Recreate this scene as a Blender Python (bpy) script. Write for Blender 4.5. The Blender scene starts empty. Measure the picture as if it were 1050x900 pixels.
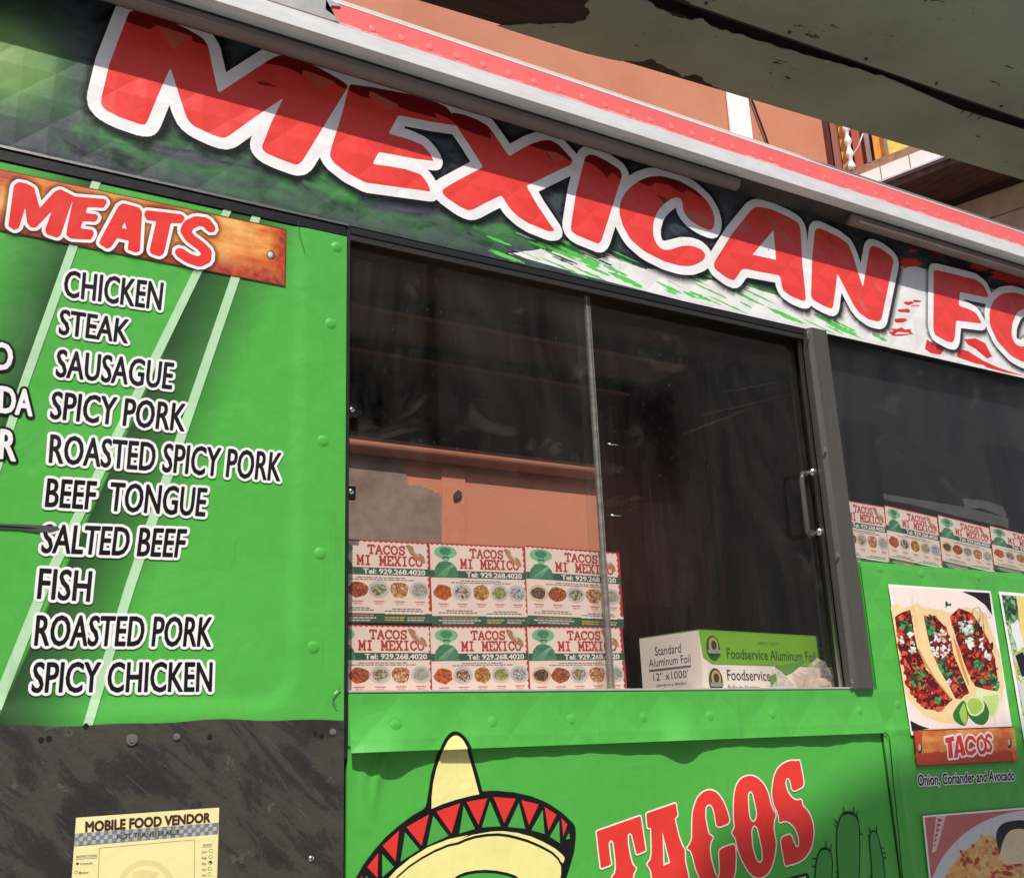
import bpy, bmesh, math, random
from mathutils import Vector as V, Matrix, noise
from mathutils.geometry import delaunay_2d_cdt
random.seed(7)
SC = bpy.context.scene
COL = SC.collection
# ------------------------------------------------------------------ camera (solved from the vanishing points)
FPX = 1082.658
HXC = V((0.86145745, -0.11184391, -0.49536048))     # world axes seen in camera axes
HYC = V((-0.50636153, -0.26329931, -0.82114035))
HZC = V((-0.03858853, 0.95820896, -0.2834546))
CAM = V((0.0, -1.5, 1.6))
def ray(p):
    d = V((p[0]-525.0, 450.0-p[1], -FPX))
    return V((HXC.dot(d), HYC.dot(d), HZC.dot(d)))
def P(p, y=0.0):                                     # point of the vertical plane at depth y
    d = ray(p); return CAM + d*((y-CAM.y)/d.y)
def PZ(p, z):                                        # point of the horizontal plane at height z
    d = ray(p); return CAM + d*((z-CAM.z)/d.z)
def PN(p, p0, n):
    d = ray(p); return CAM + d*((p0-CAM).dot(n)/d.dot(n))
def fz(p, y=0.0):
    q = P(p, y); return (q.x, q.z)
def crop(ox, oy, s, pts):                            # points read off an enlarged view
    return [(ox+x/s, oy+y/s) for x, y in pts]
cam = bpy.data.objects.new('camera', bpy.data.cameras.new('camera'))
COL.objects.link(cam); SC.camera = cam
m3 = Matrix((HXC, HYC, HZC))
cam.matrix_world = Matrix.Translation(CAM) @ m3.to_4x4()
cam.data.sensor_fit = 'HORIZONTAL'; cam.data.sensor_width = 36.0
cam.data.lens = 36.0*FPX/1050.0
cam.data.clip_start = 0.02; cam.data.clip_end = 2000
# ------------------------------------------------------------------ light
SUN = V((-0.55, -1.0, 1.6)).normalized()
w = bpy.data.worlds.new('World'); SC.world = w; w.use_nodes = True
nt = w.node_tree; sky = nt.nodes.new('ShaderNodeTexSky'); sky.sky_type = 'NISHITA'; sky.sun_disc = False
sky.sun_elevation = math.asin(SUN.z); sky.sun_rotation = math.atan2(SUN.x, SUN.y)
bg = nt.nodes['Background']; nt.links.new(sky.outputs[0], bg.inputs[0]); bg.inputs[1].default_value = 0.15
sl = bpy.data.lights.new('sun', 'SUN'); sl.energy = 3.4; sl.angle = math.radians(0.53); sl.color = (1, 0.965, 0.915)
so = bpy.data.objects.new('sun', sl); COL.objects.link(so); so.rotation_euler = SUN.to_track_quat('Z', 'Y').to_euler()
so.location = (0, -4, 9)
SC.view_settings.view_transform = 'Standard'; SC.view_settings.look = 'None'
SC.view_settings.exposure = 0.57; SC.view_settings.gamma = 1.0
# ------------------------------------------------------------------ materials
def lin(c):
    r = []
    for v in c[:3]:
        v = v/255.0; r.append(v/12.92 if v <= 0.04045 else ((v+0.055)/1.055)**2.4)
    return (*r, 1.0)
class NB:
    def __init__(s, name):
        s.m = bpy.data.materials.new(name); s.m.use_nodes = True; s.t = s.m.node_tree
        s.b = s.t.nodes['Principled BSDF']; s.out = s.t.nodes['Material Output']; s._p = None
    def n(s, kind, **kw):
        k = s.t.nodes.new('ShaderNode'+kind)
        for a, b in kw.items():
            if a.startswith('i_'): k.inputs[a[2:].replace('_', ' ')].default_value = b
            else: setattr(k, a, b)
        return k
    def l(s, a, b): s.t.links.new(a, b)
    @property
    def pos(s):
        if s._p is None: s._p = s.n('NewGeometry').outputs['Position']
        return s._p
    def math(s, op, a, b=0.0, clamp=False):
        k = s.n('Math', operation=op, use_clamp=clamp)
        for i, v in enumerate((a, b)):
            if isinstance(v, (int, float)): k.inputs[i].default_value = v
            else: s.l(v, k.inputs[i])
        return k.outputs[0]
    def xyz(s):
        k = s.n('SeparateXYZ'); s.l(s.pos, k.inputs[0]); return k.outputs
    def scaled(s, sc):
        k = s.n('VectorMath', operation='MULTIPLY'); s.l(s.pos, k.inputs[0]); k.inputs[1].default_value = sc; return k.outputs[0]
    def noise(s, scale, detail=4, rough=0.55, vec=None, dist=0.0):
        k = s.n('TexNoise'); k.inputs['Scale'].default_value = scale; k.inputs['Detail'].default_value = detail
        k.inputs['Roughness'].default_value = rough; k.inputs['Distortion'].default_value = dist
        s.l(vec or s.pos, k.inputs['Vector']); return k.outputs['Fac']
    def ramp(s, fac, stops, interp='LINEAR'):
        k = s.n('ValToRGB'); e = k.color_ramp.elements; k.color_ramp.interpolation = interp
        while len(e) < len(stops): e.new(0.5)
        for q, (p, c) in zip(e, stops):
            q.position = p; q.color = c if len(c) == 4 else lin(c)
        s.l(fac, k.inputs[0]); return k.outputs[0]
    def mix(s, fac, a, b, mode='MIX'):
        k = s.n('MixRGB', blend_type=mode)
        for i, v in zip((0, 1, 2), (fac, a, b)):
            if isinstance(v, (int, float)): k.inputs[i].default_value = v
            elif isinstance(v, tuple): k.inputs[i].default_value = v if len(v) == 4 else lin(v)
            else: s.l(v, k.inputs[i])
        return k.outputs[0]
    def bump(s, height, strength, dist, prev=None):
        k = s.n('Bump'); k.inputs['Strength'].default_value = strength; k.inputs['Distance'].default_value = dist
        s.l(height, k.inputs['Height'])
        if prev is not None: s.l(prev, k.inputs['Normal'])
        return k.outputs[0]
MATS = {}
def quilt(nb, period, vper=None):
    o = nb.xyz(); vper = vper or period
    warp = nb.math('MULTIPLY', nb.math('SUBTRACT', nb.noise(9, 2), 0.5), 0.12)
    a = nb.math('MULTIPLY', o[0], 1/period); b = nb.math('MULTIPLY', o[2], 1/vper)
    us = []
    for op in ('ADD', 'SUBTRACT'):
        q = nb.math('ADD', nb.math(op, a, b), warp)
        us.append(nb.math('PINGPONG', q, 0.5))
    return nb.math('MINIMUM', us[0], us[1])
def vinyl(name, col, rough=0.38, q=0.0, period=0.1, mott=0.09, paint=None, wr=1.0):
    """printed vinyl film over sheet metal"""
    if name in MATS: return MATS[name]
    nb = NB(name); c = lin(col)
    big = nb.noise(3.1, 5); fine = nb.noise(60, 4)
    f = nb.math('ADD', nb.math('MULTIPLY', big, 0.7), nb.math('MULTIPLY', fine, 0.3))
    lo = tuple(x*(1-mott) for x in c[:3])+(1,); hi = tuple(min(1, x*(1+mott)) for x in c[:3])+(1,)
    src = nb.ramp(f, [(0.3, lo), (0.7, hi)])
    if paint: src = paint(nb, src)
    # grime streaks washed down the film
    dirt = nb.noise(1, 6, 0.65, nb.scaled((38, 38, 5)))
    src = nb.mix(nb.math('MULTIPLY', nb.math('GREATER_THAN', dirt, 0.64), 0.10), src, (70, 66, 58))
    scr = nb.math('GREATER_THAN', nb.noise(1, 4, 0.7, nb.scaled((26, 26, 340)), 0.8), 0.735)
    src = nb.mix(nb.math('MULTIPLY', scr, 0.16), src, (214, 212, 204))
    nb.l(src, nb.b.inputs['Base Color'])
    rr = nb.ramp(nb.noise(14, 4), [(0.3, (rough-0.08,)*3+(1,)), (0.75, (rough+0.14,)*3+(1,))])
    nb.l(rr, nb.b.inputs['Roughness'])
    nrm = nb.bump(nb.noise(11, 3, 0.5, None, 0.6), 0.13*wr, 0.02)
    nrm = nb.bump(nb.noise(130, 3), 0.06, 0.004, nrm)
    if q: nrm = nb.bump(quilt(nb, period), q, 0.02, nrm)
    nb.l(nrm, nb.b.inputs['Normal'])
    MATS[name] = nb.m; return nb.m
def plain(name, col, rough=0.6, metal=0.0, mott=0.08, scale=20, bump=0.1, bscale=90, stretch=(1, 1, 1), alpha=1.0, spec=0.5):
    if name in MATS: return MATS[name]
    nb = NB(name); c = lin(col)
    f = nb.noise(scale, 5, 0.6, nb.scaled(stretch))
    lo = tuple(x*(1-mott) for x in c[:3])+(1,); hi = tuple(min(1, x*(1+mott)) for x in c[:3])+(1,)
    nb.l(nb.ramp(f, [(0.3, lo), (0.7, hi)]), nb.b.inputs['Base Color'])
    nb.b.inputs['Roughness'].default_value = rough; nb.b.inputs['Metallic'].default_value = metal
    nb.b.inputs['Specular IOR Level'].default_value = spec
    nb.b.inputs['Alpha'].default_value = alpha
    if bump: nb.l(nb.bump(nb.noise(bscale, 4, 0.6, nb.scaled(stretch)), bump, 0.004), nb.b.inputs['Normal'])
    MATS[name] = nb.m; return nb.m
def speck(name, cols, scale, rough=0.5, dist=0.3):
    """printed picture of chopped food: irregular cells of a few colours"""
    if name in MATS: return MATS[name]
    nb = NB(name)
    k = nb.n('TexVoronoi'); k.inputs['Scale'].default_value = scale
    wv = nb.n('VectorMath', operation='ADD'); nz = nb.n('TexNoise'); nz.inputs['Scale'].default_value = scale*1.3
    nb.l(nb.pos, nz.inputs['Vector']); mm = nb.n('VectorMath', operation='SCALE'); mm.inputs['Scale'].default_value = 1.2/scale
    nb.l(nz.outputs['Color'], mm.inputs[0]); nb.l(nb.pos, wv.inputs[0]); nb.l(mm.outputs[0], wv.inputs[1])
    nb.l(wv.outputs[0], k.inputs['Vector'])
    sp = nb.n('SeparateColor'); nb.l(k.outputs['Color'], sp.inputs[0])
    st = [(i/len(cols), c) for i, c in enumerate(cols)]
    r = nb.ramp(sp.outputs[0], st, 'CONSTANT')
    f = nb.noise(scale*2.2, 3)
    r = nb.mix(0.55, r, nb.ramp(f, [(0.3, (60, 60, 60)), (0.7, (255, 255, 255))]), 'MULTIPLY')
    nb.l(r, nb.b.inputs['Base Color']); nb.b.inputs['Roughness'].default_value = rough
    MATS[name] = nb.m; return nb.m
def board_paint(nb, src):
    """printed old wood plank: orange centre, dark red edges"""
    g = nb.noise(1, 6, 0.6, nb.scaled((9, 9, 60))); h = nb.noise(13, 5)
    f = nb.math('ADD', nb.math('MULTIPLY', g, 0.45), nb.math('MULTIPLY', h, 0.6))
    return nb.ramp(f, [(0.34, (150, 48, 30)), (0.45, (206, 96, 44)), (0.55, (226, 146, 72)), (0.68, (240, 190, 116))])
def glass(name, tint, dirt=0.05, refl=1.0):
    if name in MATS: return MATS[name]
    nb = NB(name); nb.t.nodes.remove(nb.b)
    tr = nb.n('BsdfTransparent'); tr.inputs[0].default_value = (*tint, 1)
    gl = nb.n('BsdfGlossy'); gl.inputs['Roughness'].default_value = 0.03
    nb.l(nb.bump(nb.noise(4, 2), 0.012, 0.02), gl.inputs['Normal'])
    fr = nb.n('Fresnel'); fr.inputs[0].default_value = 1.5; gm = nb.n('NewGeometry')
    rf = nb.math('MULTIPLY', fr.outputs[0], nb.math('SUBTRACT', 1.0, gm.outputs['Backfacing']))
    m1 = nb.n('MixShader'); nb.l(nb.math('MULTIPLY', rf, refl, True), m1.inputs[0]); nb.l(tr.outputs[0], m1.inputs[1]); nb.l(gl.outputs[0], m1.inputs[2])
    df = nb.n('BsdfDiffuse'); df.inputs[0].default_value = lin((200, 190, 176))
    wipe = nb.noise(1, 6, 0.7, nb.scaled((5, 5, 2)), 1.2)
    film = nb.math('MULTIPLY', nb.ramp(wipe, [(0.35, (0, 0, 0, 1)), (0.8, (1, 1, 1, 1))]), dirt)
    vo = nb.n('TexVoronoi'); vo.inputs['Scale'].default_value = 55; nb.l(nb.pos, vo.inputs['Vector'])
    sp = nb.n('SeparateColor'); nb.l(vo.outputs['Color'], sp.inputs[0])
    dots = nb.math('MULTIPLY', nb.math('LESS_THAN', vo.outputs['Distance'], 0.055), nb.math('GREATER_THAN', sp.outputs[0], 0.86))
    fine = nb.noise(1, 3, 0.7, nb.scaled((700, 700, 12)))
    scr = nb.math('MULTIPLY', nb.math('GREATER_THAN', fine, 0.765), 0.06)
    sm = nb.ramp(nb.noise(1, 5, 0.6, nb.scaled((7, 7, 12)), 0.8), [(0.60, (0, 0, 0, 1)), (0.66, (1, 1, 1, 1))])
    vo2 = nb.n('TexVoronoi'); vo2.inputs['Scale'].default_value = 130; nb.l(nb.pos, vo2.inputs['Vector']); sp2 = nb.n('SeparateColor'); nb.l(vo2.outputs['Color'], sp2.inputs[0])
    dots = nb.math('MAXIMUM', dots, nb.math('MULTIPLY', nb.math('LESS_THAN', vo2.outputs['Distance'], 0.09), nb.math('GREATER_THAN', sp2.outputs[0], 0.84)))
    film = nb.math('ADD', film, nb.math('MULTIPLY', sm, dirt*0.6))
    f = nb.math('MAXIMUM', nb.math('ADD', film, nb.math('MULTIPLY', dots, 0.30)), scr, True)
    m2 = nb.n('MixShader'); nb.l(f, m2.inputs[0]); nb.l(m1.outputs[0], m2.inputs[1]); nb.l(df.outputs[0], m2.inputs[2])
    nb.l(m2.outputs[0], nb.out.inputs[0]); MATS[name] = nb.m; return nb.m
def alpha_black(a):
    nm = 'soft_black_print_%d' % int(a*100)
    if nm in MATS: return MATS[nm]
    m = plain(nm, (10, 10, 11), 0.4, bump=0, alpha=a); return m
# ------------------------------------------------------------------ objects
def tag(o, label=None, cat=None, group=None, kind=None):
    for k, v in (('label', label), ('category', cat), ('group', group), ('kind', kind)):
        if v: o[k] = v
    return o
def empty(name, loc, label, cat, group=None):
    o = bpy.data.objects.new(name, None); o.empty_display_size = 0.1; COL.objects.link(o); o.location = loc
    return tag(o, label, cat, group)
def link(name, me, parent=None, mats=()):
    o = bpy.data.objects.new(name, me); COL.objects.link(o)
    for m in mats: me.materials.append(m)
    if parent is not None:
        o.parent = parent
        r = parent
        off = V((0, 0, 0))
        while r is not None: off += r.location; r = r.parent
        o.location = -off
    return o
def bmobj(name, bm, mat, parent=None, smooth=False, bevel=0.0):
    if bevel:
        bmesh.ops.bevel(bm, geom=[e for e in bm.edges if e.is_manifold and e.calc_face_angle(0) > 0.5], offset=bevel, segments=2, affect='EDGES', clamp_overlap=True)
    me = bpy.data.meshes.new(name); bm.normal_update(); bm.to_mesh(me); bm.free()
    if smooth:
        for p in me.polygons: p.use_smooth = True
    return link(name, me, parent, mat if isinstance(mat, (list, tuple)) else [mat])
def add_box(bm, x0, x1, y0, y1, z0, z1):
    vs = [bm.verts.new((x, y, z)) for x in (x0, x1) for y in (y0, y1) for z in (z0, z1)]
    for f in ((0, 1, 3, 2), (4, 6, 7, 5), (0, 4, 5, 1), (2, 3, 7, 6), (0, 2, 6, 4), (1, 5, 7, 3)):
        bm.faces.new([vs[i] for i in f])
def box(name, x0, x1, y0, y1, z0, z1, mat, parent=None, bevel=0.0):
    bm = bmesh.new(); add_box(bm, x0, x1, y0, y1, z0, z1)
    bmesh.ops.recalc_face_normals(bm, faces=bm.faces)
    return bmobj(name, bm, mat, parent, bevel=bevel)
def prism(bm, pts, off):
    a = [bm.verts.new(p) for p in pts]; b = [bm.verts.new(V(p)+off) for p in pts]; n = len(a)
    bm.faces.new(a); bm.faces.new(b[::-1])
    for i in range(n): bm.faces.new((a[i], b[i], b[(i+1) % n], a[(i+1) % n]))
    bmesh.ops.recalc_face_normals(bm, faces=bm.faces)
def prism_obj(name, pts, off, mat, parent=None, bevel=0.0):
    bm = bmesh.new(); prism(bm, pts, V(off)); return bmobj(name, bm, mat, parent, bevel=bevel)
def tube(bm, pts, r, seg=10, cap=True):
    pts = [V(p) for p in pts]; rings = []
    for i, p in enumerate(pts):
        d = (pts[min(i+1, len(pts)-1)]-pts[max(i-1, 0)]).normalized()
        a = d.orthogonal().normalized(); b = d.cross(a)
        if rings and True:
            a = (pa-d*pa.dot(d)).normalized(); b = d.cross(a)
        pa = a
        rr = r[i] if isinstance(r, (list, tuple)) else r
        rings.append([bm.verts.new(p+a*math.cos(k*2*math.pi/seg)*rr+b*math.sin(k*2*math.pi/seg)*rr) for k in range(seg)])
    for q, s in zip(rings, rings[1:]):
        for k in range(seg): bm.faces.new((q[k], q[(k+1) % seg], s[(k+1) % seg], s[k]))
    if cap: bm.faces.new(rings[0][::-1]); bm.faces.new(rings[-1])
def tube_obj(name, pts, r, mat, parent=None, seg=10):
    bm = bmesh.new(); tube(bm, pts, r, seg); bmesh.ops.recalc_face_normals(bm, faces=bm.faces)
    return bmobj(name, bm, mat, parent, smooth=True)
# ------------------------------------------------------------------ print layout: overlapping shapes flattened into one sheet
def rounded(pts, r, seg=4):
    out = []; n = len(pts)
    for i in range(n):
        p = V(pts[i]); a = V(pts[i-1]); b = V(pts[(i+1) % n])
        da, db = (a-p), (b-p)
        ra = min(r, 0.45*da.length); rb = min(r, 0.45*db.length)
        if ra < 1e-6 or rb < 1e-6: continue
        s, e = p+da.normalized()*ra, p+db.normalized()*rb
        if abs(da.normalized().dot(db.normalized())+1) < 0.02: out.append(tuple(p)); continue
        for k in range(seg+1):
            t = k/seg; out.append(tuple(s*(1-t)**2+p*2*t*(1-t)+e*t*t))
    return out
def px(pts, y=0.0, r=0.0):
    return [fz(p, y) for p in (rounded(pts, r) if r else pts)]
def S(loops, mat, rule='odd', clip=None): return dict(loops=loops, mat=mat, rule=rule, clip=clip)
def capsule(a, b, r, n=5):
    a, b = V(a), V(b); d = b-a
    if d.length < 1e-7: d = V((1, 0))
    t = math.atan2(d.y, d.x); o = []
    for k in range(n): o.append((b.x+r*math.cos(t-math.pi/2+math.pi*k/(n-1)), b.y+r*math.sin(t-math.pi/2+math.pi*k/(n-1))))
    for k in range(n): o.append((a.x+r*math.cos(t+math.pi/2+math.pi*k/(n-1)), a.y+r*math.sin(t+math.pi/2+math.pi*k/(n-1))))
    return o
def stroke(pts, r, mat, closed=False, n=5):
    q = list(pts)+([pts[0]] if closed else [])
    rs = r if isinstance(r, (list, tuple)) else [r]*len(q)
    return S([capsule(a, b, rs[i], n) for i, (a, b) in enumerate(zip(q, q[1:]))], mat, 'any')
def simplify(lp, tol):
    def dp(a):
        if len(a) < 3: return a
        p, q = V(a[0]), V(a[-1]); d = q-p; L2 = d.length_squared; best, bi = -1, 0
        for i in range(1, len(a)-1):
            v = V(a[i])-p
            t = min(max(v.dot(d)/L2, 0), 1) if L2 else 0
            e = (v-d*t).length
            if e > best: best, bi = e, i
        if best <= tol: return [a[0], a[-1]]
        return dp(a[:bi+1])[:-1]+dp(a[bi:])
    k = max(range(len(lp)), key=lambda i: (V(lp[i])-V(lp[0])).length)
    return dp(lp[:k+1])[:-1]+dp(lp[k:]+lp[:1])[:-1]
def grown(loops, r, mat, shift=(0, 0), n=5):
    """fill plus a border of width r"""
    L = []
    for lp in loops:
        lp = simplify([(x+shift[0], y+shift[1]) for x, y in lp], max(r*0.05, 0.0002))
        L += [capsule(a, b, r, n) for a, b in zip(lp, lp[1:]+lp[:1])]
    return [S([[(x+shift[0], y+shift[1]) for x, y in lp] for lp in loops], mat, 'odd'), S(L, mat, 'any')]
def compose(shapes):
    vs, fs, own = [], [], []
    for i, s in enumerate(shapes):
        for lp in s['loops']:
            c = [lp[0]]
            for p in lp[1:]:
                if abs(p[0]-c[-1][0])+abs(p[1]-c[-1][1]) > 1e-6: c.append(p)
            if len(c) < 3: continue
            area = sum(a[0]*b[1]-a[1]*b[0] for a, b in zip(c, c[1:]+c[:1]))
            if area < 0: c = c[::-1]
            fs.append(list(range(len(vs), len(vs)+len(c)))); vs += [V(p) for p in c]; own.append(i)
    r = delaunay_2d_cdt(vs, [], fs, 0, 1e-7)
    faces, idx = [], []
    for f, of in zip(r[2], r[5]):
        cnt = {}
        for q in of: cnt[own[q]] = cnt.get(own[q], 0)+1
        ins = {i for i, c in cnt.items() if (shapes[i]['rule'] == 'any' or c % 2)}
        best = None
        for i in sorted(ins, reverse=True):
            cl = shapes[i]['clip']
            if cl is None or (set(cl) & ins): best = i; break
        if best is not None and shapes[best]['mat'] is not None:
            faces.append(f); idx.append(shapes[best]['mat'])
    return r[0], faces, idx
def sheet(name, shapes, parent=None, y=0.0, dfn=None, thick=0.0, local=False):
    """shapes' coordinates are (x, z) on the wall; one mesh, one material slot per colour"""
    vs, faces, mi = compose(shapes)
    mats = []; im = []
    for m in mi:
        if m not in mats: mats.append(m)
        im.append(mats.index(m))
    used = sorted({i for f in faces for i in f}); mp = {o: k for k, o in enumerate(used)}
    me = bpy.data.meshes.new(name)
    co = [(vs[i].x, (y if dfn is None else y+dfn(vs[i].x, vs[i].y)), vs[i].y) for i in used]
    me.from_pydata(co, [], [[mp[i] for i in f] for f in faces]); me.update()
    for p, k in zip(me.polygons, im): p.material_index = k
    # faces look towards the street (-y)
    bm = bmesh.new(); bm.from_mesh(me)
    for f in bm.faces:
        if f.normal.y > 0: f.normal_flip()
    bm.to_mesh(me); bm.free()
    return link(name, me, parent, mats)
_tc = {}
def glyphs(body, off=0.0):
    key = (body, off)
    if key in _tc: return _tc[key]
    c = bpy.data.curves.new('t', 'FONT'); c.body = body; c.offset = off; c.resolution_u = 3
    o = bpy.data.objects.new('t', c); COL.objects.link(o)
    dg = bpy.context.evaluated_depsgraph_get(); dg.update()
    me = o.evaluated_get(dg).to_mesh()
    v = [(q.co.x, q.co.y) for q in me.vertices]; f = [tuple(p.vertices) for p in me.polygons]
    bpy.data.objects.remove(o); bpy.data.curves.remove(c)
    _tc[key] = (v, f); return _tc[key]
def bbox(v):
    xs = [p[0] for p in v]; ys = [p[1] for p in v]; return min(xs), max(xs), min(ys), max(ys)
class TextMesh:
    """several lines of lettering in one mesh; quads are LT, RT, LB, RB corners (x, z)"""
    def __init__(s): s.v, s.f, s.mi, s.mats = [], [], [], []
    def add(s, body, quad, mat, y=0.0, off=0.0, shear=0.0):
        x0, x1, y0, y1 = bbox(glyphs(body)[0]); v, f = glyphs(body, off)
        lt, rt, lb, rb = [V(q) for q in quad]
        if mat not in s.mats: s.mats.append(mat)
        k = s.mats.index(mat); b = len(s.v)
        for (a, c) in v:
            u = (a-x0)/(x1-x0); t = (c-y0)/(y1-y0); u += shear*(t-0.5)
            p = lb*(1-u)*(1-t)+rb*u*(1-t)+lt*(1-u)*t+rt*u*t
            s.v.append((p.x, y, p.y))
        for q in f: s.f.append([b+i for i in q]); s.mi.append(k)
    def build(s, name, parent=None):
        me = bpy.data.meshes.new(name); me.from_pydata(s.v, [], s.f); me.update()
        for p, k in zip(me.polygons, s.mi): p.material_index = k
        return link(name, me, parent, s.mats)
def glyph_loops(body, quad):
    v, f = glyphs(body); x0, x1, y0, y1 = bbox(v); lt, rt, lb, rb = [V(q) for q in quad]
    # weld, then keep edges that belong to one face only
    key = {}; idx = []
    for (a, c) in v: idx.append(key.setdefault((round(a, 4), round(c, 4)), len(key)))
    co = list(key); cnt = {}
    for q in f:
        q = [idx[i] for i in q]
        for a, b in zip(q, q[1:]+q[:1]): cnt[(a, b)] = cnt.get((a, b), 0)+1
    nx = {a: b for (a, b) in cnt if (b, a) not in cnt}
    loops = []
    while nx:
        a = next(iter(nx)); lp = []
        while a in nx: lp.append(a); a = nx.pop(a)
        if len(lp) > 2:
            o = []
            for i in lp:
                u = (co[i][0]-x0)/(x1-x0); t = (co[i][1]-y0)/(y1-y0)
                p = lb*(1-u)*(1-t)+rb*u*(1-t)+lt*(1-u)*t+rt*u*t; o.append((p.x, p.y))
            loops.append(o)
    return loops
def lettering(name, body, quad, parent, y, inner, outer, r_in, r_out):
    lp = glyph_loops(body, quad)
    sheet(name, grown(lp, r_out, outer, n=4)+(grown(lp, r_in, inner, n=3) if r_in else [S(lp, inner)]), parent, y)
def pq(lt, rt, lb, rb, y=0.0): return [fz(q, y) for q in (lt, rt, lb, rb)]
def dome(bm, c, r, h, seg=10, rings=3):
    c = V(c); prev = None
    for i in range(rings+1):
        a = math.pi/2*i/rings; rr = r*math.cos(a); yy = -h*math.sin(a)
        if i == rings:
            t = bm.verts.new((c.x, c.y-h, c.z))
            for k in range(seg): bm.faces.new((prev[k], prev[(k+1) % seg], t))
        else:
            cur = [bm.verts.new((c.x+rr*math.cos(k*2*math.pi/seg), c.y+yy, c.z+rr*math.sin(k*2*math.pi/seg))) for k in range(seg)]
            if prev:
                for k in range(seg): bm.faces.new((prev[k], prev[(k+1) % seg], cur[(k+1) % seg], cur[k]))
            prev = cur
# ------------------------------------------------------------------ palette
GREEN = (80, 171, 68)
g_flat = vinyl('green_vinyl', GREEN, 0.36)
g_quilt = vinyl('green_vinyl_over_quilted_steel', GREEN, 0.42, q=0.22, period=0.125)
red = vinyl('red_print', (226, 58, 50), 0.34)
cream = vinyl('cream_print', (240, 230, 208), 0.4)
black_ink = vinyl('black_print', (20, 19, 20), 0.34)
white_ink = vinyl('white_print', (238, 234, 230), 0.4)
sred = vinyl('sign_red', (232, 66, 58), 0.36, q=0.19, period=0.088)
swhite = vinyl('sign_white', (240, 236, 234), 0.38, q=0.16, period=0.088)
smaroon = vinyl('sign_maroon_brush', (128, 22, 20), 0.36, q=0.19, period=0.088)
stan = vinyl('sign_pale_brush_and_glints', (206, 96, 78), 0.36, q=0.19, period=0.088)
yellow = vinyl('yellow_print', (236, 226, 146), 0.4)
red2 = vinyl('red_brim_print', (220, 54, 46), 0.36)
green2 = vinyl('deep_green_print', (74, 162, 66), 0.36)
alu = plain('brushed_aluminium', (176, 172, 164), 0.32, 1.0, 0.12, 8, 0.15, 60, (3, 3, 60))
alu_pale = plain('oxidised_aluminium', (214, 213, 211), 0.6, 0.0, 0.10, 9, 0.05, 30, (2, 6, 8))
steel_post = plain('dull_aluminium_post', (84, 80, 74), 0.45, 0.2, 0.12, 5, 0.12, 70, (30, 30, 2))
chrome = plain('bright_steel', (215, 212, 205), 0.2, 1.0, 0.05, 30, 0.05)
blk = plain('black_rubber', (20, 19, 19), 0.45, bump=0.3, bscale=40, mott=0.3)
blk_trim = plain('black_painted_trim', (15, 14, 14), 0.45, mott=0.35, scale=30, bump=0.25, bscale=25)
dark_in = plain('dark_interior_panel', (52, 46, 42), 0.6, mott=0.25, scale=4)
paper = plain('flyer_paper', (240, 218, 206), 0.55, mott=0.03, bump=0.1, bscale=30)
# ------------------------------------------------------------------ the truck
truck = empty('food_truck', (1.2, 0.9, 0.0), 'green food truck with red MEXICAN lettering and dark serving windows', 'food truck')
X0, X1 = -1.3, 4.4                                    # truck ends
# shell
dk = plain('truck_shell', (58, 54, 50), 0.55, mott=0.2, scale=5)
wallbm = bmesh.new()
add_box(wallbm, X0, 0.59, 0.03, 0.07, 0.55, 2.88)
add_box(wallbm, 0.59, 1.735, 0.03, 0.07, 0.55, 1.655)
add_box(wallbm, 1.735, X1, 0.03, 0.07, 0.55, 1.93)
add_box(wallbm, 0.59, X1, 0.03, 0.07, 2.475, 2.88)
bmobj('side_wall', wallbm, dk, truck)
far = bmesh.new()
ox0, ox1, oz0, oz1 = 1.14, 3.1, 2.02, 2.612
add_box(far, X0, ox0, 1.6, 1.64, 0.55, 2.88); add_box(far, ox1, X1, 1.6, 1.64, 0.55, 2.88)
add_box(far, ox0, ox1, 1.6, 1.64, 0.55, oz0); add_box(far, ox0, ox1, 1.6, 1.64, oz1, 2.88)
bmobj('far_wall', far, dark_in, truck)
for xe in (X0, X1-0.04): box('end_wall', xe, xe+0.04, 0.071, 1.599, 0.55, 2.88, dk, truck)
box('roof', X0, X1, 0.0, 1.66, 2.881, 2.90, plain('roof_paint', (205, 200, 192), 0.6), truck)
box('floor', X0, X1, 0.071, 1.599, 0.55, 0.62, dk, truck)
box('counter', 0.60, X1-0.05, 0.071, 0.55, 1.655, 1.683, plain('counter_steel', (120, 116, 110), 0.4, 0.8), truck)
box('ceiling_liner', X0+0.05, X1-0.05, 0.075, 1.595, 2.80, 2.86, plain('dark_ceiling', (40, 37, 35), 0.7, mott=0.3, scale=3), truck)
for k in range(4): box('ceiling_rib', X0+0.06, X1-0.06, 0.35+0.3*k, 0.375+0.3*k, 2.77, 2.7995, plain('dark_rib', (58, 52, 48), 0.6), truck)
for a, b in (((742, 402), (824, 386)), ((720, 425), (826, 401)), ((700, 445), (770, 418))):
    tube_obj('reflection_rod', [P(a, 0.30), P(b, 0.20)], 0.003, plain('reflection_rod_tone', (96, 88, 78), 0.5, 0.0), truck, 6)  # pale rods added in place of reflected light lines in the right pane
# wheels so that the truck stands on something
for x in (-0.5, 3.5):
    wm = bmesh.new(); tube(wm, [(x, 0.12, 0.42), (x, 0.34, 0.42)], 0.42, 28)
    wh = bmobj('wheel', wm, blk, truck, smooth=False, bevel=0.02)
    rm = bmesh.new(); tube(rm, [(x, 0.10, 0.42), (x, 0.119, 0.42)], 0.22, 24); bmobj('rim', rm, alu, wh)
box('chassis', X0, X1, 0.3, 1.4, 0.38, 0.549, blk, truck)
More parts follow.
